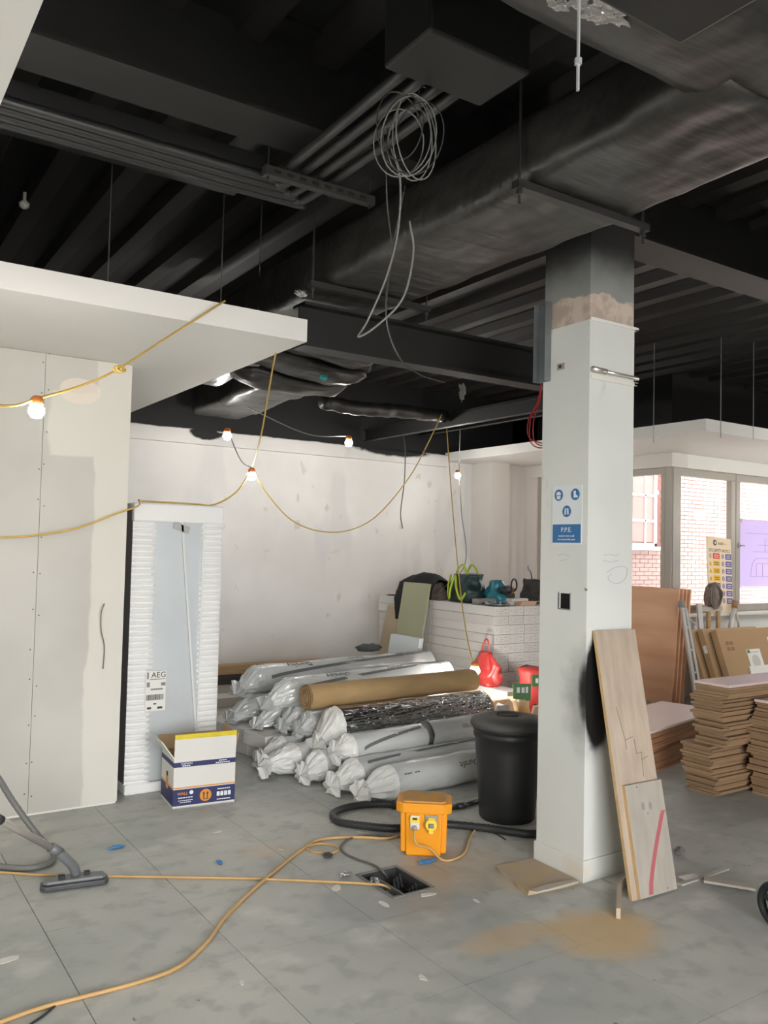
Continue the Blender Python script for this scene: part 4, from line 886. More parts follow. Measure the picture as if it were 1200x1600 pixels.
for (x,z) in ((.135,.395),(.185,.392)): MB().lathe([(.011,0),(.011,.0004)],16,Matrix.Translation((x,-.0202,z))@FX@Matrix.Diagonal((1,1.7,1,1))).build('smudge',SM,lp,world=False)
for (x,z) in ((.11,.485),(.16,.36),(.22,.02)): MB().lathe([(.003,0),(.003,.0006)],8,Matrix.Translation((x,-.0202,z))@FX).build('screw',INK,lp,world=False)
CRK=mat('crack_dark',(96,80,66),.9)
for (a,b) in (((.10,.70),(.155,.712)),((.165,.63),(.20,.636)),((.19,.60),(.24,.612)),((.10,.70),(.10,.66)),((.16,.70),(.165,.63)),((.20,.635),(.195,.60)),((.195,.60),(.19,.52)),((.07,.86),(.10,.70))):
    a3,b3=Vector((a[0],-.0003,a[1])),Vector((b[0],-.0003,b[1])); MB().tube([a3,b3],.0012,4).build('crack',CRK,lp,world=False)
# timber offcuts and the bent strip
OFC=mat('pale_offcut',(186,178,166),.7,var=.15,scale=9)
def offcut(label,a,b,w_,h,m=None,z=0):
    a=fl(*a);b=fl(*b); M=frame(a+Vector((0,0,z)),b-a,(0,0,1)); return tag(MB().box(0,(b-a).length,-w_/2,w_/2,.0,h,M).build('timber_offcut',m or OFC,bevel=.001),label,'offcut')
offcut('thin pale batten offcut crossing under the wider one right of the leaning plank',(1062,1383),(1136,1358),.03,.008)
offcut('wider pale timber offcut beside the black wheel',(1100,1379),(1180,1392),.062,.012,z=.009)
offcut('short shiny metal offcut by the foot of the leaning plank',(1064,1377),(1086,1371),.04,.006,GALVL,z=.009)
bs=spline([fl(966,1436,.0),fl(967,1415,.0),fl(968,1397,.0),fl(974,1386,.0),fl(990,1380,.0)],8)
q=MB(); vs=[];
for i,p in enumerate(bs):
    t=(bs[min(i+1,len(bs)-1)]-bs[max(i-1,0)]).normalized(); n_=Vector((-t.y,t.x,0))*.009
    vs+=[p-n_+Vector((0,0,.001)),p+n_+Vector((0,0,.001)),p+n_+Vector((0,0,.045)),p-n_+Vector((0,0,.045))]
fs=[]
for i in range(len(bs)-1):
    for k in range(4): fs.append((4*i+k,4*i+(k+1)%4,4*i+4+(k+1)%4,4*i+4+k))
fs+=[(0,1,2,3),tuple(4*(len(bs)-1)+k for k in range(4))]
tag(MB().add(vs,fs).build('bent_strip',mat('beige_strip',(184,168,146),.6)),'curved beige edging strip standing by the plank foot','strip')
tag(crumple('dust_lump',fl(1062,1330,.02),(.03,.025,.022),mat('dark_lump',(110,104,98),.9),None,51),'small grey lump on the floor behind the leaning plank','debris')
# plaster flakes on the floor
FLK=mat('plaster_flake',(216,212,204),.8)
for k,(px,py,s_) in enumerate(((525,1388,.05),(600,1413,.045),(668,1398,.05),(745,1408,.03),(660,1528,.03),(378,1536,.022),(10,1500,.06),(340,1300,.03),(440,1328,.02),(560,1300,.02),(1010,1345,.04))):
    c=fl(px,py); random.seed(60+k); n_=7; an=random.uniform(0,3)
    po=[]
    for i in range(n_):
        t=2*math.pi*i/n_; r_=s_*random.uniform(.55,1.1); u,v=r_*math.cos(t),.45*r_*math.sin(t); po.append((c.x+u*math.cos(an)-v*math.sin(an),c.y+u*math.sin(an)+v*math.cos(an)))
    tag(MB().prism(po,.0004,.002).build('plaster_flake',FLK),'pale plaster flake on the grey floor tiles','flake','plaster flakes on the floor')
# trolley wheel at the edge
TYRE=mat('black_tyre',(30,34,34),.55,spec=.4)
wc=fl(1214,1452); wc.z=.098; 
tl=thing('hand_trolley','black spoked wheel of a hand trolley by the timber offcuts','trolley',hz3(wc,0))
wax=Vector((.80,-.15,0)).normalized(); Mw_=frame(wc,(0,0,1),wax)
def wheel(c,nm='wheel'):
    M=frame(c,(0,0,1),wax)
    prof=[]
    for i in range(16):
        t=2*math.pi*i/16; prof.append((.082+.016*math.cos(t),.02*math.sin(t)))
    prof.append(prof[0])
    w0=MB().lathe(prof,36,M,cap=False).build('tyre',TYRE,tl,smooth=True)
    MB().lathe([(.024,-.024),(.024,.024)],18,M).build('hub',TYRE,w0)
    for k in range(5): MB().box(.02,.07,-.008,.008,-.010,.010,M@Matrix.Rotation(2*math.pi*k/5,4,'Z')).build('spoke',TYRE,w0)
wheel(wc); wheel(wc+wax*.42)
MB().tube([wc-wax*.03,wc+wax*.45],.008,10).build('axle',GALV,tl)
MB().tube(spline([wc+wax*.06+Vector((0,0,.01)),wc+wax*.06+Vector((.06,-.02,.5)),wc+wax*.08+Vector((.12,-.04,1.0)),wc+wax*.2+Vector((.14,-.05,1.1)),wc+wax*.34+Vector((.12,-.04,1.0)),wc+wax*.36+Vector((.06,-.02,.5)),wc+wax*.36+Vector((0,0,.01))],6),.011,10).build('frame_tube',mat('trolley_red',(150,40,36),.4),tl,smooth=True)
# ================================================================ things fixed to the column
MB().box(CX0-.012,CX0-.001,CY1-.055,CY1+.03,2.46,2.87).box(CX0-.045,CX0-.012,CY1-.055,CY1-.052,2.46,2.87).box(CX0-.045,CX0-.012,CY1+.027,CY1+.03,2.46,2.87).build('steel_channel_bracket',mat('grey_galv_channel',(128,134,136),.4,metal=.6,var=.2,scale=10),cl)
zb=oy(CY0-.02,930,577).z
tb=MB().tube([(CX0+.004,CY0-.016,zb+.002),(CX0+.10,CY0-.016,zb)],.014,12).tube([(CX0+.10,CY0-.016,zb),(CX1+.012,CY0-.016,zb-.004)],.009,10).build('steel_tube',CHR,cl,smooth=True)
MB().box(CX0+.01,CX1,CY0-.006,CY0,zb-.045,zb-.022).build('filler_ledge',mat('cream_filler',(210,208,198),.8),cl,bevel=.004)
for k in range(3): MB().tube([(CX1-.01,CY0-.012+.006*k,zb-.012-.012*k),(CX1+.022,CY0-.012+.006*k,zb-.010-.014*k)],.003,6).build('wire_end',GALVL,cl)
hc=ox(CX0-.001,876,573); MB().box(CX0-.004,CX0,hc.y-.028,hc.y+.022,hc.z-.016,hc.z+.016).build('cable_plate',mat('dull_plate',(150,138,128),.6),cl); MB().lathe([(.009,0),(.009,.002)],14,Matrix.Translation((CX0-.004,hc.y,hc.z))@Matrix.Rotation(R(-90),4,'Y')).build('cable_hole',INK,cl)
nk=Vector((CX0-.003,CY0-.002,oy(CY0,921,922).z)); MB().lathe([(.006,0),(.004,.014)],10,Matrix.Translation(nk)@Matrix.Rotation(R(-60),4,'Y')).build('nail',mat('rusty_nail',(130,110,96),.6),cl)
# pencil scribbles on the column
PEN=mat('pencil_mark',(158,158,156),.8)
for pts in ([(948,895),(958,888),(972,885),(980,890),(976,905),(962,912),(950,905),(956,896)],[(944,868),(952,866),(960,868),(968,866)],[(942,876),(955,878),(966,876)]):
    MB().tube(spline([oy(CY0-.0006,a,b) for a,b in pts],5),.0012,4).build('pencil_mark',PEN,cl)
for pts in ([(872,868),(880,866),(890,869)],[(874,876),(886,874)]): MB().tube(spline([ox(CX0-.0006,a,b) for a,b in pts],5),.001,4).build('pencil_mark',PEN,cl)
# PPE sign on the column face that looks towards the partition
SB=mat('sign_blue',(40,104,156),.5); SW=mat('sign_white',(212,218,220),.5)
a=ox(CX0-.001,864,760); b=ox(CX0-.001,909,851)
ya,yb_=max(a.y,b.y),min(a.y,b.y); za,zb_=max(a.z,b.z),min(a.z,b.z)
sg=thing('ppe_sign','white safety sign with three blue discs and P.P.E. panel on the column','sign',((CX0-.003,(ya+yb_)/2,zb_)))
MB().box(CX0-.003,CX0-.0006,yb_,ya,zb_,za).build('backing',SW,sg)
SWd=ya-yb_; SHt=za-zb_
def sgp(u,v): return Vector((CX0-.0034,ya-SWd*u,zb_+SHt*v))
FS=Matrix.Rotation(R(-90),4,'Z')@FX     # text facing -X
for (u,v,kind) in ((.22,.84,'h'),(.78,.84,'b'),(.5,.56,'v')):
    p=sgp(u,v); d_=MB().lathe([(.029,0),(.029,.001)],28,Matrix.Translation(p)@Matrix.Rotation(R(-90),4,'Y')).build('blue_disc',SB,sg)
    Mq=Matrix.Translation(p+Vector((-.0012,0,0)))@FS
    if kind=='h': q=MB().prism([(-.014,-.004),(-.012,-.018),(0,-.022),(.012,-.018),(.014,-.004)],0,.0006,Mq); q.prism([(-.017,.0),(.017,.0),(.014,.012),(.006,.018),(-.006,.018),(-.014,.012)],0,.0006,Mq)
    elif kind=='b': q=MB().prism([(-.010,.018),(.004,.018),(.004,.0),(.017,-.008),(.017,-.016),(-.010,-.016)],0,.0006,Mq)
    else: q=MB().prism([(-.015,-.016),(-.004,-.016),(-.003,.016),(-.012,.016)],0,.0006,Mq).prism([(.004,-.016),(.015,-.016),(.012,.016),(.003,.016)],0,.0006,Mq)
    q.build('pictogram',SW,d_)
p0_,p1_=sgp(.03,.34),sgp(.97,.03); pn=MB().box(CX0-.0044,CX0-.0034,p1_.y,p0_.y,p1_.z,p0_.z).build('blue_panel',SB,sg)
text('P.P.E.',.034,Matrix.Translation(sgp(.5,.245)+Vector((-.0014,0,0)))@FS,SW,pn)
text('must be worn at all',.0135,Matrix.Translation(sgp(.5,.145)+Vector((-.0014,0,0)))@FS,SW,pn); text('times beyond this point',.0125,Matrix.Translation(sgp(.5,.085)+Vector((-.0014,0,0)))@FS,SW,pn)
# ================================================================ plywood sheets against the corner window
PLYR=mat('reddish_plywood',(218,174,140),.65,c2=(196,144,110),scale=2.2,stretch=(1,.35,2.4),detail=6)
for k in range(4):
    M=Matrix.Translation((7.44+.045*k,5.70-.012*k,.0))@Matrix.Rotation(R(5.5),4,'Y')
    q=MB().box(0,.018,0,2.1,.002,1.222,M)
    tag(q.build('plywood_sheet',PLYR,bevel=.001),('front reddish plywood sheet leaning below the corner window','second plywood sheet, behind the front one at the corner window','third plywood sheet of the set leaning at the corner window','plywood sheet closest to the wall under the corner window')[k],'plywood','plywood sheets under the window')
# ================================================================ plank stacks
BRD=mat('raw_board',(156,126,95),.75,var=.18,scale=7,objrand=.12); BRD_SHEEN=mat('board_top_window_sheen',(228,206,200),.35,var=.06,scale=3); BRO=mat('orange_brown_board',(172,124,88),.75,var=.2,scale=6,objrand=.1)  # pale pink top boards carry the window sheen in their colour
def stack(cx,cy,rz,l,w__,n,th,jx,jy,name,label,group,m,seed,top=None,topl=None):
    random.seed(seed); me=MB().box(-l/2,l/2,-w__/2,w__/2,0,th-.0016).mesh(name,m); bx,by=0,0
    Mt=top and MB().box(-l/2,l/2,-w__/2,w__/2,0,th-.0016).mesh(name,top)
    for k in range(n):
        if k%9==0: bx,by=random.uniform(-jx,jx),random.uniform(-jy,jy)
        x,y=bx+random.uniform(-jx,jx)*.6,by+random.uniform(-jy,jy)*.6
        last=(k==n-1) and top
        share(name,Mt if last else me,(cx+x*math.cos(rz)-y*math.sin(rz),cy+x*math.sin(rz)+y*math.cos(rz),k*th),rz+R(random.uniform(-.5,.5)),None,topl if last else '%s, number %d from its top'%(label,n-k),'board',group)
stack(5.24,3.515,0,.66,.225,36,.018,.036,.034,'floorboard','raw board in tall ragged stack','tall board stack',BRD,5)
random.seed(9)
tpm=MB().box(-.5,.5,-.13,.13,0,.0165).mesh('floorboard',BRD); tpt=MB().box(-.5,.5,-.13,.13,0,.0165).mesh('floorboard',BRD_SHEEN)
for k in range(5): share('floorboard',tpt if k==4 else tpm,(5.43+random.uniform(-.012,.012),3.47+random.uniform(-.01,.01),36*.018+.018*k),R(random.uniform(-.6,.6)),None,'longer board painted pale pink for window sheen, on top of the tall stack' if k==4 else 'longer board at the top of the tall ragged stack, number %d from its top'%(5-k),'board','longer boards on the tall stack')
stack(5.62,3.235,0,.80,.235,34,.0185,.036,.026,'floorboard','raw board in ragged stack before the tall one','second board stack',BRD,6,BRD_SHEEN,'board painted pale pink for window sheen, on the ragged stack before the tall one')
stack(5.46,4.36,R(14),1.42,.5,17,.0185,.012,.012,'floorboard','orange-brown board in low wide stack','low wide board stack',BRO,8,BRD_SHEEN,'board painted pale pink for window sheen, on the low wide stack')
# ================================================================ cartons, ladder, trestle at the window wall
CARD=mat('brown_cardboard',(170,138,102),.8,var=.08,scale=3); CARDE=mat('pale_card_edge',(206,190,168),.8)
def carton(x0,x1,ybot,ytop,h,th,label,mm=CARD):
    ln=math.atan2(ytop-ybot,h); M=Matrix.Translation((x0,ybot,.001))@Matrix.Rotation(-ln,4,'X'); t=thing('flat_carton',label,'carton',M=M)
    H_=h/math.cos(ln); MB().box(0,x1-x0,0,th,0,H_).build('box',mm,t,world=False,bevel=.004)
    MB().box(.004,x1-x0-.004,.004,th-.004,H_,H_+.002).build('taped_edge',CARDE,t,world=False); return t,M,H_
t,M,H_=carton(7.83,8.86,5.17,5.45,.80,.075,'front flat brown carton with white papers leaning by the window')
MB().box(.42,.66,-.0015,0,.42,.62).build('leaflet',PAPER,t,world=False); MB().lathe([(.07,0),(.07,.0008)],24,Matrix.Translation((.54,-.0015,.49))@FX).build('leaflet_picture',mat('pale_grey_print',(190,188,182),.7),t,world=False)
MB().box(.43,.47,-.0022,-.0015,.58,.615).build('leaflet_mark',GPRINT,t,world=False); MB().box(.45,.62,-.0022,-.0015,.585,.59).build('leaflet_print',INKG,t,world=False)
MB().box(.36,.90,-.020,-.004,.28,.44).build('white_card',PAPER,t,world=False,bevel=.002)
MB().box(.86,.93,-.0015,0,.66,.74).build('sticker',PAPER,t,world=False)
for k in range(4): MB().box(.10+.07*(k%2),.155+.07*(k%2),-.001,0,.62+.06*(k//2),.66+.06*(k//2)).build('printed_mark',mat('carton_print',(140,108,80),.8) if k==0 else bpy.data.materials['carton_print'],t,world=False)
t,M,H_=carton(7.74,8.70,5.27,5.55,.80,.07,'second flat brown carton behind the one with white papers')
MB().box(-.0012,0,.01,.05,.60,.68).build('sticker',PAPER,t,world=False)
carton(7.66,8.6,5.36,5.64,.79,.06,'third flat brown carton nearer the window wall')
ALU=mat('aluminium',(214,212,208),.35,metal=.35,var=.1,scale=9)
ld=thing('step_ladder','folded aluminium step ladder leaning beside the plywood sheets','ladder',fl(1082,1106))
A0=fl(1082,1106)+Vector((0,-.06,0)); A1=oy(5.50,1065,946)
def bar(q,a,b,w_,h,up=(0,0,1)):
    a,b=Vector(a),Vector(b); M=frame(a,b-a,up); return q.box(0,(b-a).length,-w_/2,w_/2,-h/2,h/2,M)
nrm=(-.55,-.83,0)
bar(MB(),A0,A1,.03,.06,nrm).build('stile',ALU,ld,bevel=.003)
A2=A0+Vector((.07,-.02,0)); bar(MB(),A2,A1+Vector((.06,.0,-.03)),.025,.05,nrm).build('stile',ALU,ld,bevel=.003)
B0=Vector((A0.x+.36,5.62,0)); bar(MB(),B0,oy(5.77,1092,943),.05,.05,nrm).build('stile',ALU,ld,bevel=.003)
bar(MB(),oy(5.60,1067,957),oy(5.74,1090,978),.018,.012,nrm).build('brace',ALU,ld); 
for k in range(4):
    f_=.14+.22*k; a=A0.lerp(A1,f_); b=A2.lerp(A1+Vector((.06,0,-.03)),f_); bar(MB(),a,b,.03,.02).build('tread',ALU,ld)
MB().lathe([(.034,0),(.034,.05),(.02,.07)],12,Matrix.Translation(A1+Vector((0,0,-.02)))).build('top_cap',mat('grey_cap',(136,134,128),.6),ld,smooth=True)
MB().cbox((A0.x,A0.y,.02),(.06,.06,.04)).build('foot',INK,ld,bevel=.004)
ts=thing('timber_stand','bare timber stand holding the grey bundle in front of the window','stand',(8.1,5.785,0))
za_=oy(5.785,1110,948).z
xl,xr=oy(5.785,1093,948).x,oy(5.785,1126,948).x
MB().box(xl,xr,5.76,5.81,za_-.05,za_).build('top_rail',OFC,ts,bevel=.003)
for x in (oy(5.785,1107,960).x,oy(5.785,1122,960).x): MB().box(x-.025,x+.025,5.77,5.80,0,za_-.05).build('leg',TIMB,ts,bevel=.003)
bc_=oy(5.785,1112,928); gb=thing('rope_bundle','dusty grey bundle of rope on the timber stand','rope bundle',(bc_.x,5.785,za_))
GRB=mat('dusty_grey_rope',(132,120,112),.9,var=.3,scale=20)
crumple('bundle',(bc_.x,5.785,za_+.125),(.105,.07,.135),GRB,gb,71,n=12,amp=.2)
random.seed(72)
for k in range(9):
    th0=random.uniform(0,3.1); til=random.uniform(-.5,.5); pts=[]
    for i in range(20):
        a=2*math.pi*i/20; v=Vector((.108*math.cos(a),.075*math.sin(a)*math.cos(th0),.0)); pts.append(Vector((bc_.x+.1*math.cos(a)*math.cos(til),5.785+.078*math.cos(a)*math.sin(til)+.066*math.sin(th0)*math.sin(a)*0-.05*abs(math.cos(til)),za_+.125+.125*math.sin(a)+.02*math.sin(a*3+th0))))
    MB().tube(pts,.008,6,closed=True).build('strand',GRB,gb,smooth=True)
al=thing('prop_tube','slanting aluminium prop with a brown joint by the window sill','prop',(8.6,5.65,0))
pA=oy(5.78,1128,985); pB=oy(5.78,1148,946)
dirp=(pB-pA); pA=pA+dirp*(-pA.z/dirp.z) if False else pA
MB().tube([Vector((pB.x-.33,5.78,.0)),pB],.026,12).build('tube',ALU,al,smooth=True)
MB().tube([pB+Vector((-.01,0,-.03)),pB+Vector((.015,0,.05))],.034,12).build('joint',mat('brown_joint',(156,120,84),.6),al,smooth=True)
MB().tube([pB,oy(5.76,1154,975),Vector((oy(5.76,1154,975).x+.03,5.76,0))],.012,8).build('strut',OFC,al,smooth=True)
# ================================================================ safety notice and drawing
NB=mat('notice_cream',(236,216,184),.6); RDN=mat('notice_red',(226,60,56),.6); YLN=mat('notice_yellow',(244,190,40),.6); BLN=mat('notice_blue',(92,96,170),.6)
n0=oy(5.90,1104,962); Mn=Matrix.Translation((n0.x,5.865,.937))@Matrix.Rotation(R(-4.0),4,'X')@Matrix.Rotation(R(2.2),4,'Y')
ntw=.445; nth=.86
nt=thing('safety_notice','tall cream site safety notice with coloured panels propped on the window sill','notice board',M=Mn)
MB().box(0,ntw,0,.012,0,nth).build('board',NB,nt,world=False)
def ntx(s,sz,u,v,m,al='CENTER',sx=1): return text(s,sz,Matrix.Translation((ntw*u,-.0006,nth*v))@FX,m,nt,world=False,align=al,sx=sx)
DK=mat('notice_dark',(84,70,72),.6)
ntx('SITE SAFETY NOTICE',.052,.5,.825,DK,sx=.82); ntx('build',.05,.56,.925,DK,'CENTER'); ntx('gen',.036,.76,.925,mat('notice_tan',(206,180,150),.6))
MB().lathe([(.034,0),(.034,.0008)],24,Matrix.Translation((ntw*.32,0,nth*.93))@FX).build('logo_disc',DK,nt,world=False); MB().lathe([(.014,0),(.014,.0006)],16,Matrix.Translation((ntw*.335,-.0008,nth*.93))@FX).build('logo_disc',NB,nt,world=False)
rows=7
for r_ in range(rows):
    z0=nth*(.715-.098*r_); h_=.064
    m=RDN if r_==0 else (YLN if r_<4 else BLN)
    MB().box(ntw*.22,ntw*.50,-.0008,0,z0,z0+h_).build('coloured_panel',m,nt,world=False); MB().box(ntw*.74,ntw*.99,-.0008,0,z0,z0+h_).build('coloured_panel',BLN,nt,world=False)
    for (u0,u1,m2) in ((.26,.46,DK if 0<r_<4 else NB),(.79,.95,NB)):
        for k in range(2): MB().box(ntw*u0,ntw*u1,-.0013,-.0008,z0+.016+.022*k,z0+.024+.022*k).build('printed_line',m2,nt,world=False)
    if 0<r_<4: MB().prism([(-.028,0),(.028,0),(0,.055)],0,.0008,Matrix.Translation((ntw*.115,0,z0+.004))@FX).build('warning_triangle',YLN,nt,world=False); MB().box(ntw*.115-.004,ntw*.115+.004,-.0013,-.0008,z0+.014,z0+.042).build('exclamation',DK,nt,world=False)
    else: MB().lathe([(.024,0),(.027,0),(.027,.0008),(.024,.0008)],20,Matrix.Translation((ntw*.115,0,z0+.032))@FX,cap=False).box(ntw*.115-.006,ntw*.115+.006,-.0008,0,z0+.018,z0+.046).build('pictogram',DK if r_==0 else BLN,nt,world=False)
    MB().lathe([(.028,0),(.028,.0008)],20,Matrix.Translation((ntw*.63,0,z0+.032))@FX@Matrix.Diagonal((.8,1,1,1))).build('pictogram',BLN,nt,world=False); MB().box(ntw*.63-.006,ntw*.63+.006,-.0014,-.0008,z0+.014,z0+.05).build('pictogram',NB,nt,world=False)
def paper_material():
    m=bpy.data.materials.new('lilac_paper'); m.use_nodes=True; N=m.node_tree.nodes; L=m.node_tree.links; b=N['Principled BSDF']; b.inputs['Base Color'].default_value=rgb((222,216,244)); b.inputs['Roughness'].default_value=.8
    tr_=N.new('ShaderNodeBsdfTranslucent'); tr_.inputs[0].default_value=rgb((226,218,246)); mx=N.new('ShaderNodeMixShader'); mx.inputs[0].default_value=.7
    L.new(b.outputs[0],mx.inputs[1]); L.new(tr_.outputs[0],mx.inputs[2]); L.new(mx.outputs[0],N['Material Output'].inputs[0]); return m
LIL=paper_material(); LINE=mat('drawing_line',(150,140,190),.8)
dw=thing('site_drawing','lilac-tinted building drawing taped to the window pane','drawing',(9.5,5.95,1.22))
MB().box(9.08,9.93,YC+.047,YC+.0478,1.22,2.02).build('sheet',LIL,dw)
yq=YC+.0465
for (xa,za,xb,zb2) in ((9.2,1.86,9.9,1.86),(9.34,1.5,9.42,1.56),(9.42,1.56,9.8,1.56),(9.34,1.5,9.3,1.34),(9.3,1.34,9.9,1.34),(9.42,1.34,9.42,1.5),(9.42,1.5,9.9,1.5),(9.55,1.34,9.55,1.5),(9.7,1.34,9.7,1.5),(9.35,1.64,9.9,1.64),(9.6,1.64,9.6,1.8),(9.45,1.72,9.85,1.72)):
    MB().tube([(xa,yq,za),(xb,yq,zb2)],.0025,4).build('drawn_line',LINE,dw)
for (x,z) in ((9.1,2.0),(9.91,2.0)): MB().box(x-.03,x+.03,YC+.045,YC+.0468,z-.012,z+.03).build('tape',OFC,dw)
# ================================================================ boards leaning on the box stack, bags and tools on top of it
ZT=12*bhh-.003+.0008
def leanboard(label,ya,yb2,h,xb,xt,th,m,name='leaning_board'):
    ln=math.atan2(xt-xb,h); M=Matrix.Translation((xb,ya,.001))@Matrix.Rotation(ln,4,'Y'); return tag(MB().box(-th,0,0,yb2-ya,0,h/math.cos(ln),M).build(name,m,bevel=.002),label,'board')
leanboard('olive-green faced board leaning on the box stack under the black jacket',6.95,7.42,1.22,5.02,5.222,.016,mat('olive_board',(168,168,138),.7,var=.06,scale=3))
leanboard('narrow tan board leaning beside the olive-green one',7.46,7.72,.95,5.0,5.222,.016,mat('tan_board',(176,158,132),.7,var=.08,scale=3))
for k in range(4): leanboard('white square panel, %s from the front of the set leaning on the olive-green board'%('first','second','third','fourth')[k],6.66+.012*k,7.16+.012*k,.70,4.77+.022*k,4.885+.022*k,.012,SW,'white_board')['group']='white leaning panels'
BLKC=mat('black_cloth',(30,30,32),.9,var=.2,scale=9,bump=.4,bscale=20)
def cloth_blob(name,label,cat,c,sz,m,seed,amp=.3,n=14):
    o=crumple(name,c,sz,m,None,seed,n,amp); 
    for p in o.data.polygons: p.use_smooth=True
    zmin=min(v.co.z for v in o.data.vertices); return tag(o,label,cat)
jk=thing('jacket','black jacket thrown over the top of the olive-green board','jacket',(5.3,7.2,ZT))
j0=Vector((5.32,7.22,ZT))
def fj(u,v):
    a=math.pi*(v-.5); y=6.98+.62*u; x=5.40+.155*math.sin(a)*(1+.2*noise.noise(Vector((u*3,v*3,1)))); zt=.20+.07*math.sin(u*3.1)+.03*noise.noise(Vector((u*5,v*4,2)))
    z=ZT+zt*math.cos(a)**.7+.002+.015*abs(noise.noise(Vector((u*6,v*6,5)))); return Vector((x,y,z))
MB().grid(fj,16,16).build('body',BLKC,jk,smooth=True)
def fs2(u,v):
    y=7.43+.16*v*(1-.3*u); z=ZT+.17-.40*u; x=5.27-.085*min(1,u*2.2)-.02*math.sin(math.pi*v)-.01*noise.noise(Vector((u*4,v*3,7))); return Vector((x,y,z))
o=MB().grid(fs2,12,6).build('hanging_sleeve',BLKC,jk,smooth=True); md=o.modifiers.new('s','SOLIDIFY'); md.thickness=.02
TAUPE=mat('taupe_cloth',(132,118,106),.9,var=.25,scale=8,bump=.3); DGREEN=mat('dark_green_bag',(36,62,60),.5,var=.3,scale=5,bump=.3,bscale=9); LIME=mat('lime_strap',(168,190,50),.5); TEAL=mat('teal_clear_plastic',(60,140,156),.3,var=.3,scale=6,bump=.4,bscale=12)
def at(px,py,x): return ox(x,px,py)
def sack(name,label,cat,cx,cy,z0,sx,sy,h,m,seed,top=.35,parent=None,rot=0,cr=1.0):
    def fn(u,v):
        th=2*math.pi*v; t=u; k=(1-(1-top)*t**2.2)*(1+cr*.18*noise.noise(Vector((math.cos(th)*1.8+seed,math.sin(th)*1.8,t*3)))+cr*.10*noise.noise(Vector((math.cos(th)*5+seed,math.sin(th)*5,t*7)))); 
        x,y=sx*k*math.cos(th),sy*k*math.sin(th); return Vector((cx+x*math.cos(rot)-y*math.sin(rot),cy+x*math.sin(rot)+y*math.cos(rot),z0+h*t+ (.02*noise.noise(Vector((th,seed,t))) if t>.2 else 0)))
    q=MB().grid(fn,14,28,wv=True); n0=len(q.v); q.f.append(tuple(range(27,-1,-1))); q.m.append(0); q.f.append(tuple(13*28+k for k in range(28))); q.m.append(0)
    o=q.build(name,m,parent,smooth=True)
    return tag(o,label,cat) if parent is None else o
p=at(688,930,5.48); sack('pouch','taupe cloth pouch on the box stack between jacket and green bag','pouch',5.45,p.y,ZT,.10,.12,.17,TAUPE,81,top=.45,cr=1.8)
p=at(732,930,5.5); gbag=thing('tool_bag','dark green tool bag with lime-yellow straps on the box stack','bag',(5.47,p.y-.02,ZT))
sack('body',None,None,5.47,p.y-.02,ZT,.15,.20,.28,DGREEN,82,top=.85,parent=gbag,cr=1.5)
gy=p.y-.02
xf=5.47-.160
MB().tube(spline([(xf+.045,gy+.13,ZT+.272),(xf+.01,gy+.125,ZT+.15),(xf-.005,gy+.09,ZT+.03),(xf-.01,gy+.06,ZT+.14),(xf+.015,gy+.02,ZT+.265),(xf-.01,gy-.03,ZT+.14),(xf+.0,gy-.09,ZT+.03),(xf+.03,gy-.13,ZT+.10)],6),.012,6).build('strap',LIME,gbag,smooth=True)
for s_ in (0,1):
    MB().tube(spline([(5.40+.14*s_,gy+.11,ZT+.25),(5.40+.14*s_,gy+.07,ZT+.33),(5.41+.12*s_,gy+.01,ZT+.375),(5.40+.14*s_,gy-.05,ZT+.33),(5.40+.14*s_,gy-.09,ZT+.25)],6),.011,6).build('handle',LIME,gbag,smooth=True)
p=at(764,930,5.55); sack('plastic_bag','teal and clear plastic bag between the green tool bag and the power tool','bag',5.60,p.y-.05,ZT,.10,.13,.23,TEAL,83,top=.55,cr=1.8)
# round saw/blade housing, flat ring, power tool, cord, packets, dark bag
sd=thing('metal_ring','flat round grey metal ring lying at the edge of the box stack','ring',(5.40,6.13,ZT))
MB().lathe([(.06,.004),(.115,.0),(.125,.012),(.12,.028),(.105,.03),(.06,.022)],36,Matrix.Translation((5.40,6.13,ZT))).build('ring',GALV,sd,smooth=True)
for k in range(12): MB().box(.100,.121,-.006,.006,.029,.034,Matrix.Translation((5.40,6.13,ZT))@Matrix.Rotation(2*math.pi*k/12,4,'Z')).build('lug',GALV,sd)
tag(MB().box(5.29,5.55,6.30,6.38,ZT,ZT+.055).build('tool_case',mat('grey_case',(140,138,136),.5),bevel=.006),'slim grey tool case behind the metal ring','case')
pk=[(5.57,6.20,0,'white'),(5.60,6.21,.032,'white')]
for k,(x,y,z,c) in enumerate(pk): tag(MB().box(x-.0,x+.22,y-.06,y+.10,ZT+z,ZT+z+.03).build('packet',PAPER,bevel=.004),'white packet %s beside the metal ring'%('lying flat under another' if k==0 else 'lying on top of another'),'packet')
for k in range(3): tag(MB().box(5.60+.01*k,5.80+.01*k,6.03,6.10,ZT+.014*k,ZT+.0135+.014*k).build('copper_strip',mat('copper_strip',(206,164,140),.4) if k==0 else bpy.data.materials['copper_strip']),'pinkish strip in the small pile near the stack edge','strip','pinkish strips on the box stack')
TOOLD=mat('tool_black',(44,44,46),.5); TOOLO=mat('tool_orange',(190,130,50),.5)
pt=thing('power_tool','black power tool with a hoop handle on the white packets','power tool',(5.64,6.30,ZT+.062))
Mt=Matrix.Translation((5.66,6.26,ZT+.14))@Matrix.Rotation(R(25),4,'Z')@Matrix.Rotation(R(90),4,'Y')
MB().lathe([(.02,-.16),(.035,-.15),(.042,-.05),(.045,.04),(.03,.07),(.016,.11),(.012,.15)],18,Mt).build('motor_body',TOOLD,pt,smooth=True)
MB().lathe([(.046,-.02),(.048,.0),(.046,.02)],18,Mt,cap=False).build('coloured_band',TOOLO,pt,smooth=True)
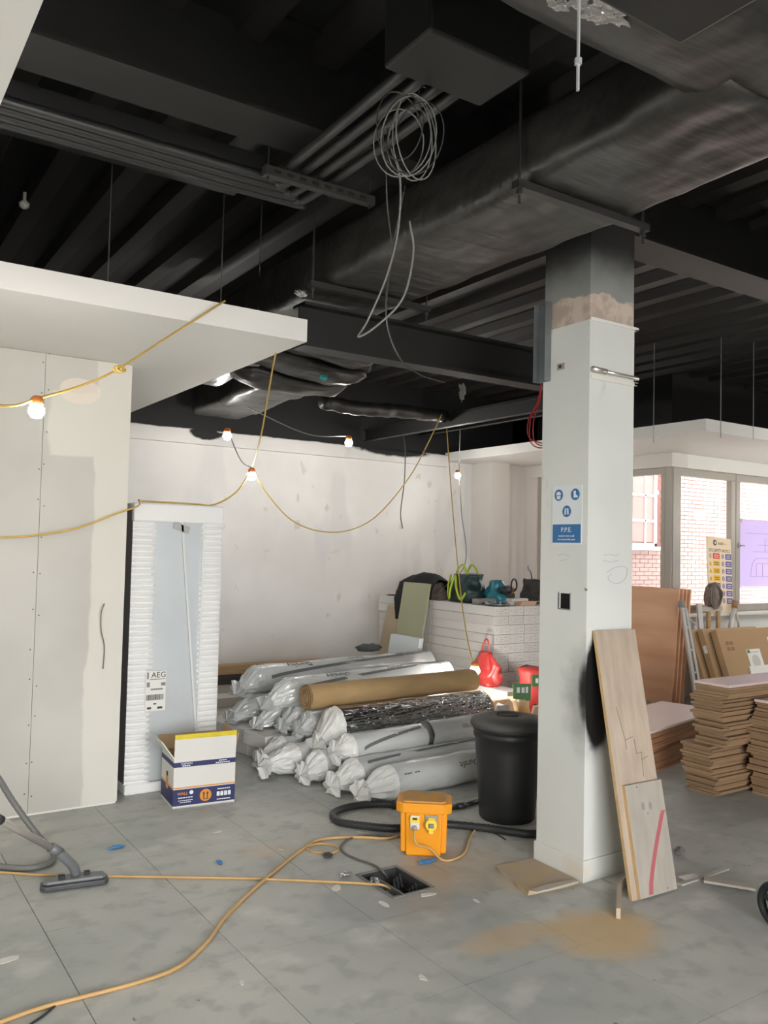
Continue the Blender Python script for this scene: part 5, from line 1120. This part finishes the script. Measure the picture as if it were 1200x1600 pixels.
hp_=[]
for i in range(18):
    a=2*math.pi*i/18; hp_.append(Vector((5.70+.055*math.cos(a),6.23+.02*math.cos(a),ZT+.19+.06*math.sin(a))))
MB().tube(hp_,.009,7,closed=True).build('hoop_handle',TOOLD,pt,smooth=True)
MB().box(5.60,5.72,6.23,6.29,ZT+.062,ZT+.11).build('grip',TOOLD,pt,bevel=.01)
cp=[]; random.seed(90)
for i in range(70):
    t=i/69*5*2*math.pi; cp.append(Vector((5.90+(.07+.012*math.sin(t*.37))*math.cos(t),6.18+.05*math.sin(t),ZT+.012+.05*abs(math.sin(t*.5+.4))+.02*(i/69))))
tag(MB().tube(cp,.0065,6).build('coiled_cord',TOOLD,smooth=True),'black power cord coiled loosely next to the power tool','cord')
yt=thing('yellow_tool','grey and yellow hand tool leaning against the dark bag','hand tool',(5.97,6.06,ZT))
MB().tube([(5.93,6.05,ZT+.14),(5.98,6.04,ZT+.07)],.022,10).build('grey_end',GALV,yt,smooth=True); MB().tube([(5.98,6.04,ZT+.07),(6.03,6.03,ZT+.026)],[.03,.025],12).build('yellow_end',mat('tool_yellow',(216,176,60),.5),yt,smooth=True)
db=thing('dark_bag','dark bag with a metal hook standing at the end of the box stack','bag',(6.02,6.30,ZT))
sack('body',None,None,6.03,6.32,ZT,.09,.14,.24,mat('dark_brown_bag',(58,54,50),.7,var=.3,scale=8),86,top=.7,parent=db)
MB().tube(spline([(6.03,6.32,ZT+.22),(6.0,6.30,ZT+.29),(5.97,6.29,ZT+.33),(5.95,6.30,ZT+.36),(5.97,6.31,ZT+.375)],5),.008,7).build('hook',GALV,db,smooth=True)
sm_=thing('dark_pouch','small dark pouch under the black jacket sleeve on the box stack','pouch',(5.4,7.65,ZT)); sack('body',None,None,5.36,7.66,ZT,.07,.09,.09,mat('charcoal_cloth',(64,64,66),.8),88,top=.6,parent=sm_); MB().lathe([(.06,0),(.065,.008),(.0,.012)],18,Matrix.Translation((5.32,7.80,ZT)),cap=False).build('flap',BLKC,sm_,smooth=True)
# red carrier bag on the low boxes
REDB=mat('red_plastic_bag',(196,66,62),.35,var=.2,scale=6,bump=.5,bscale=14)
rb=thing('carrier_bag','red plastic carrier bag on low boxes before the corner stack','bag',(5.12,6.05,4*bhh))
sack('body',None,None,5.115,5.95,4*bhh-.002,.085,.16,.30,REDB,91,top=.35,parent=rb,cr=2.4)
MB().tube(spline([(5.10,5.98,.61),(5.09,5.97,.70),(5.10,5.93,.77),(5.11,5.90,.70),(5.11,5.92,.61)],6),.008,6).build('handle',REDB,rb,smooth=True)
# sacks, tubs and rags between the bin and the box stack
GLB=mat('green_label',(54,110,60),.5); 
rs=thing('red_sack','red plastic sack with a green label by the end of the box stack','sack',(5.28,5.50,0)); sack('body',None,None,5.30,5.52,0,.15,.13,.55,mat('dull_red_sack',(190,56,48),.5,var=.2,scale=5,bump=.3),92,top=.9,parent=rs,cr=1.8)
Ml=Matrix.Translation((5.24,5.375,.46))@Matrix.Rotation(R(-22),4,'Z'); MB().box(-.075,.075,-.006,.0,-.05,.05,Ml).build('label',GLB,rs); MB().box(-.045,-.02,-.0075,-.006,-.02,.02,Ml).box(-.005,.02,-.0075,-.006,-.02,.02,Ml).box(.03,.05,-.0075,-.006,-.025,.025,Ml).build('label_print',SW,rs)
gs=thing('green_label_bag','white and yellow bag topped with a green label behind the bin','bag',(4.93,5.32,0)); sack('body',None,None,4.95,5.34,0,.11,.10,.34,mat('white_yellow_bag',(214,208,196),.5,c2=(226,170,50),scale=6,bump=.3),93,top=.9,parent=gs)
Ml=Matrix.Translation((4.93,5.27,.42))@Matrix.Rotation(R(-30),4,'Z'); MB().box(-.075,.075,-.008,.008,-.09,.05,Ml).build('label',GLB,gs); MB().box(-.045,-.02,-.010,-.008,-.025,.02,Ml).box(-.005,.02,-.010,-.008,-.025,.02,Ml).box(.03,.05,-.010,-.008,-.025,.025,Ml).build('label_print',SW,gs)
sack('orange_sack','orange bag slumped behind the bin next to the red sack','sack',5.42,5.20,0,.13,.11,.33,mat('orange_sack',(216,128,48),.5,var=.2,scale=6,bump=.3),94,top=.8)
sack('rag_heap','heap of pale rags on top of the pile under the low lamp','rags',4.66,5.24,0,.16,.14,.37,mat('pale_rag',(196,188,176),.9,c2=(214,160,96),scale=7,bump=.5,bscale=14),95,top=.55)
sack('brown_paper_bag','twisted brown paper bag between the bin and the sacks','bag',4.76,4.90,0,.075,.075,.36,mat('brown_paper',(166,140,112),.8,bump=.3),96,top=.5)
sack('grey_cloth_heap','grey cloth heap spilling beside the silver foil roll end','cloth',4.53,5.06,0,.08,.10,.36,mat('grey_cloth',(150,148,144),.8,bump=.5,bscale=10),97,top=.6)
gl=fl(576,1018,.62); cloth_blob('work_gloves','dark grey work gloves lying on the back printed roll','gloves',(gl.x,gl.y,.655),(.13,.09,.035),mat('dark_glove',(70,72,74),.8),98)
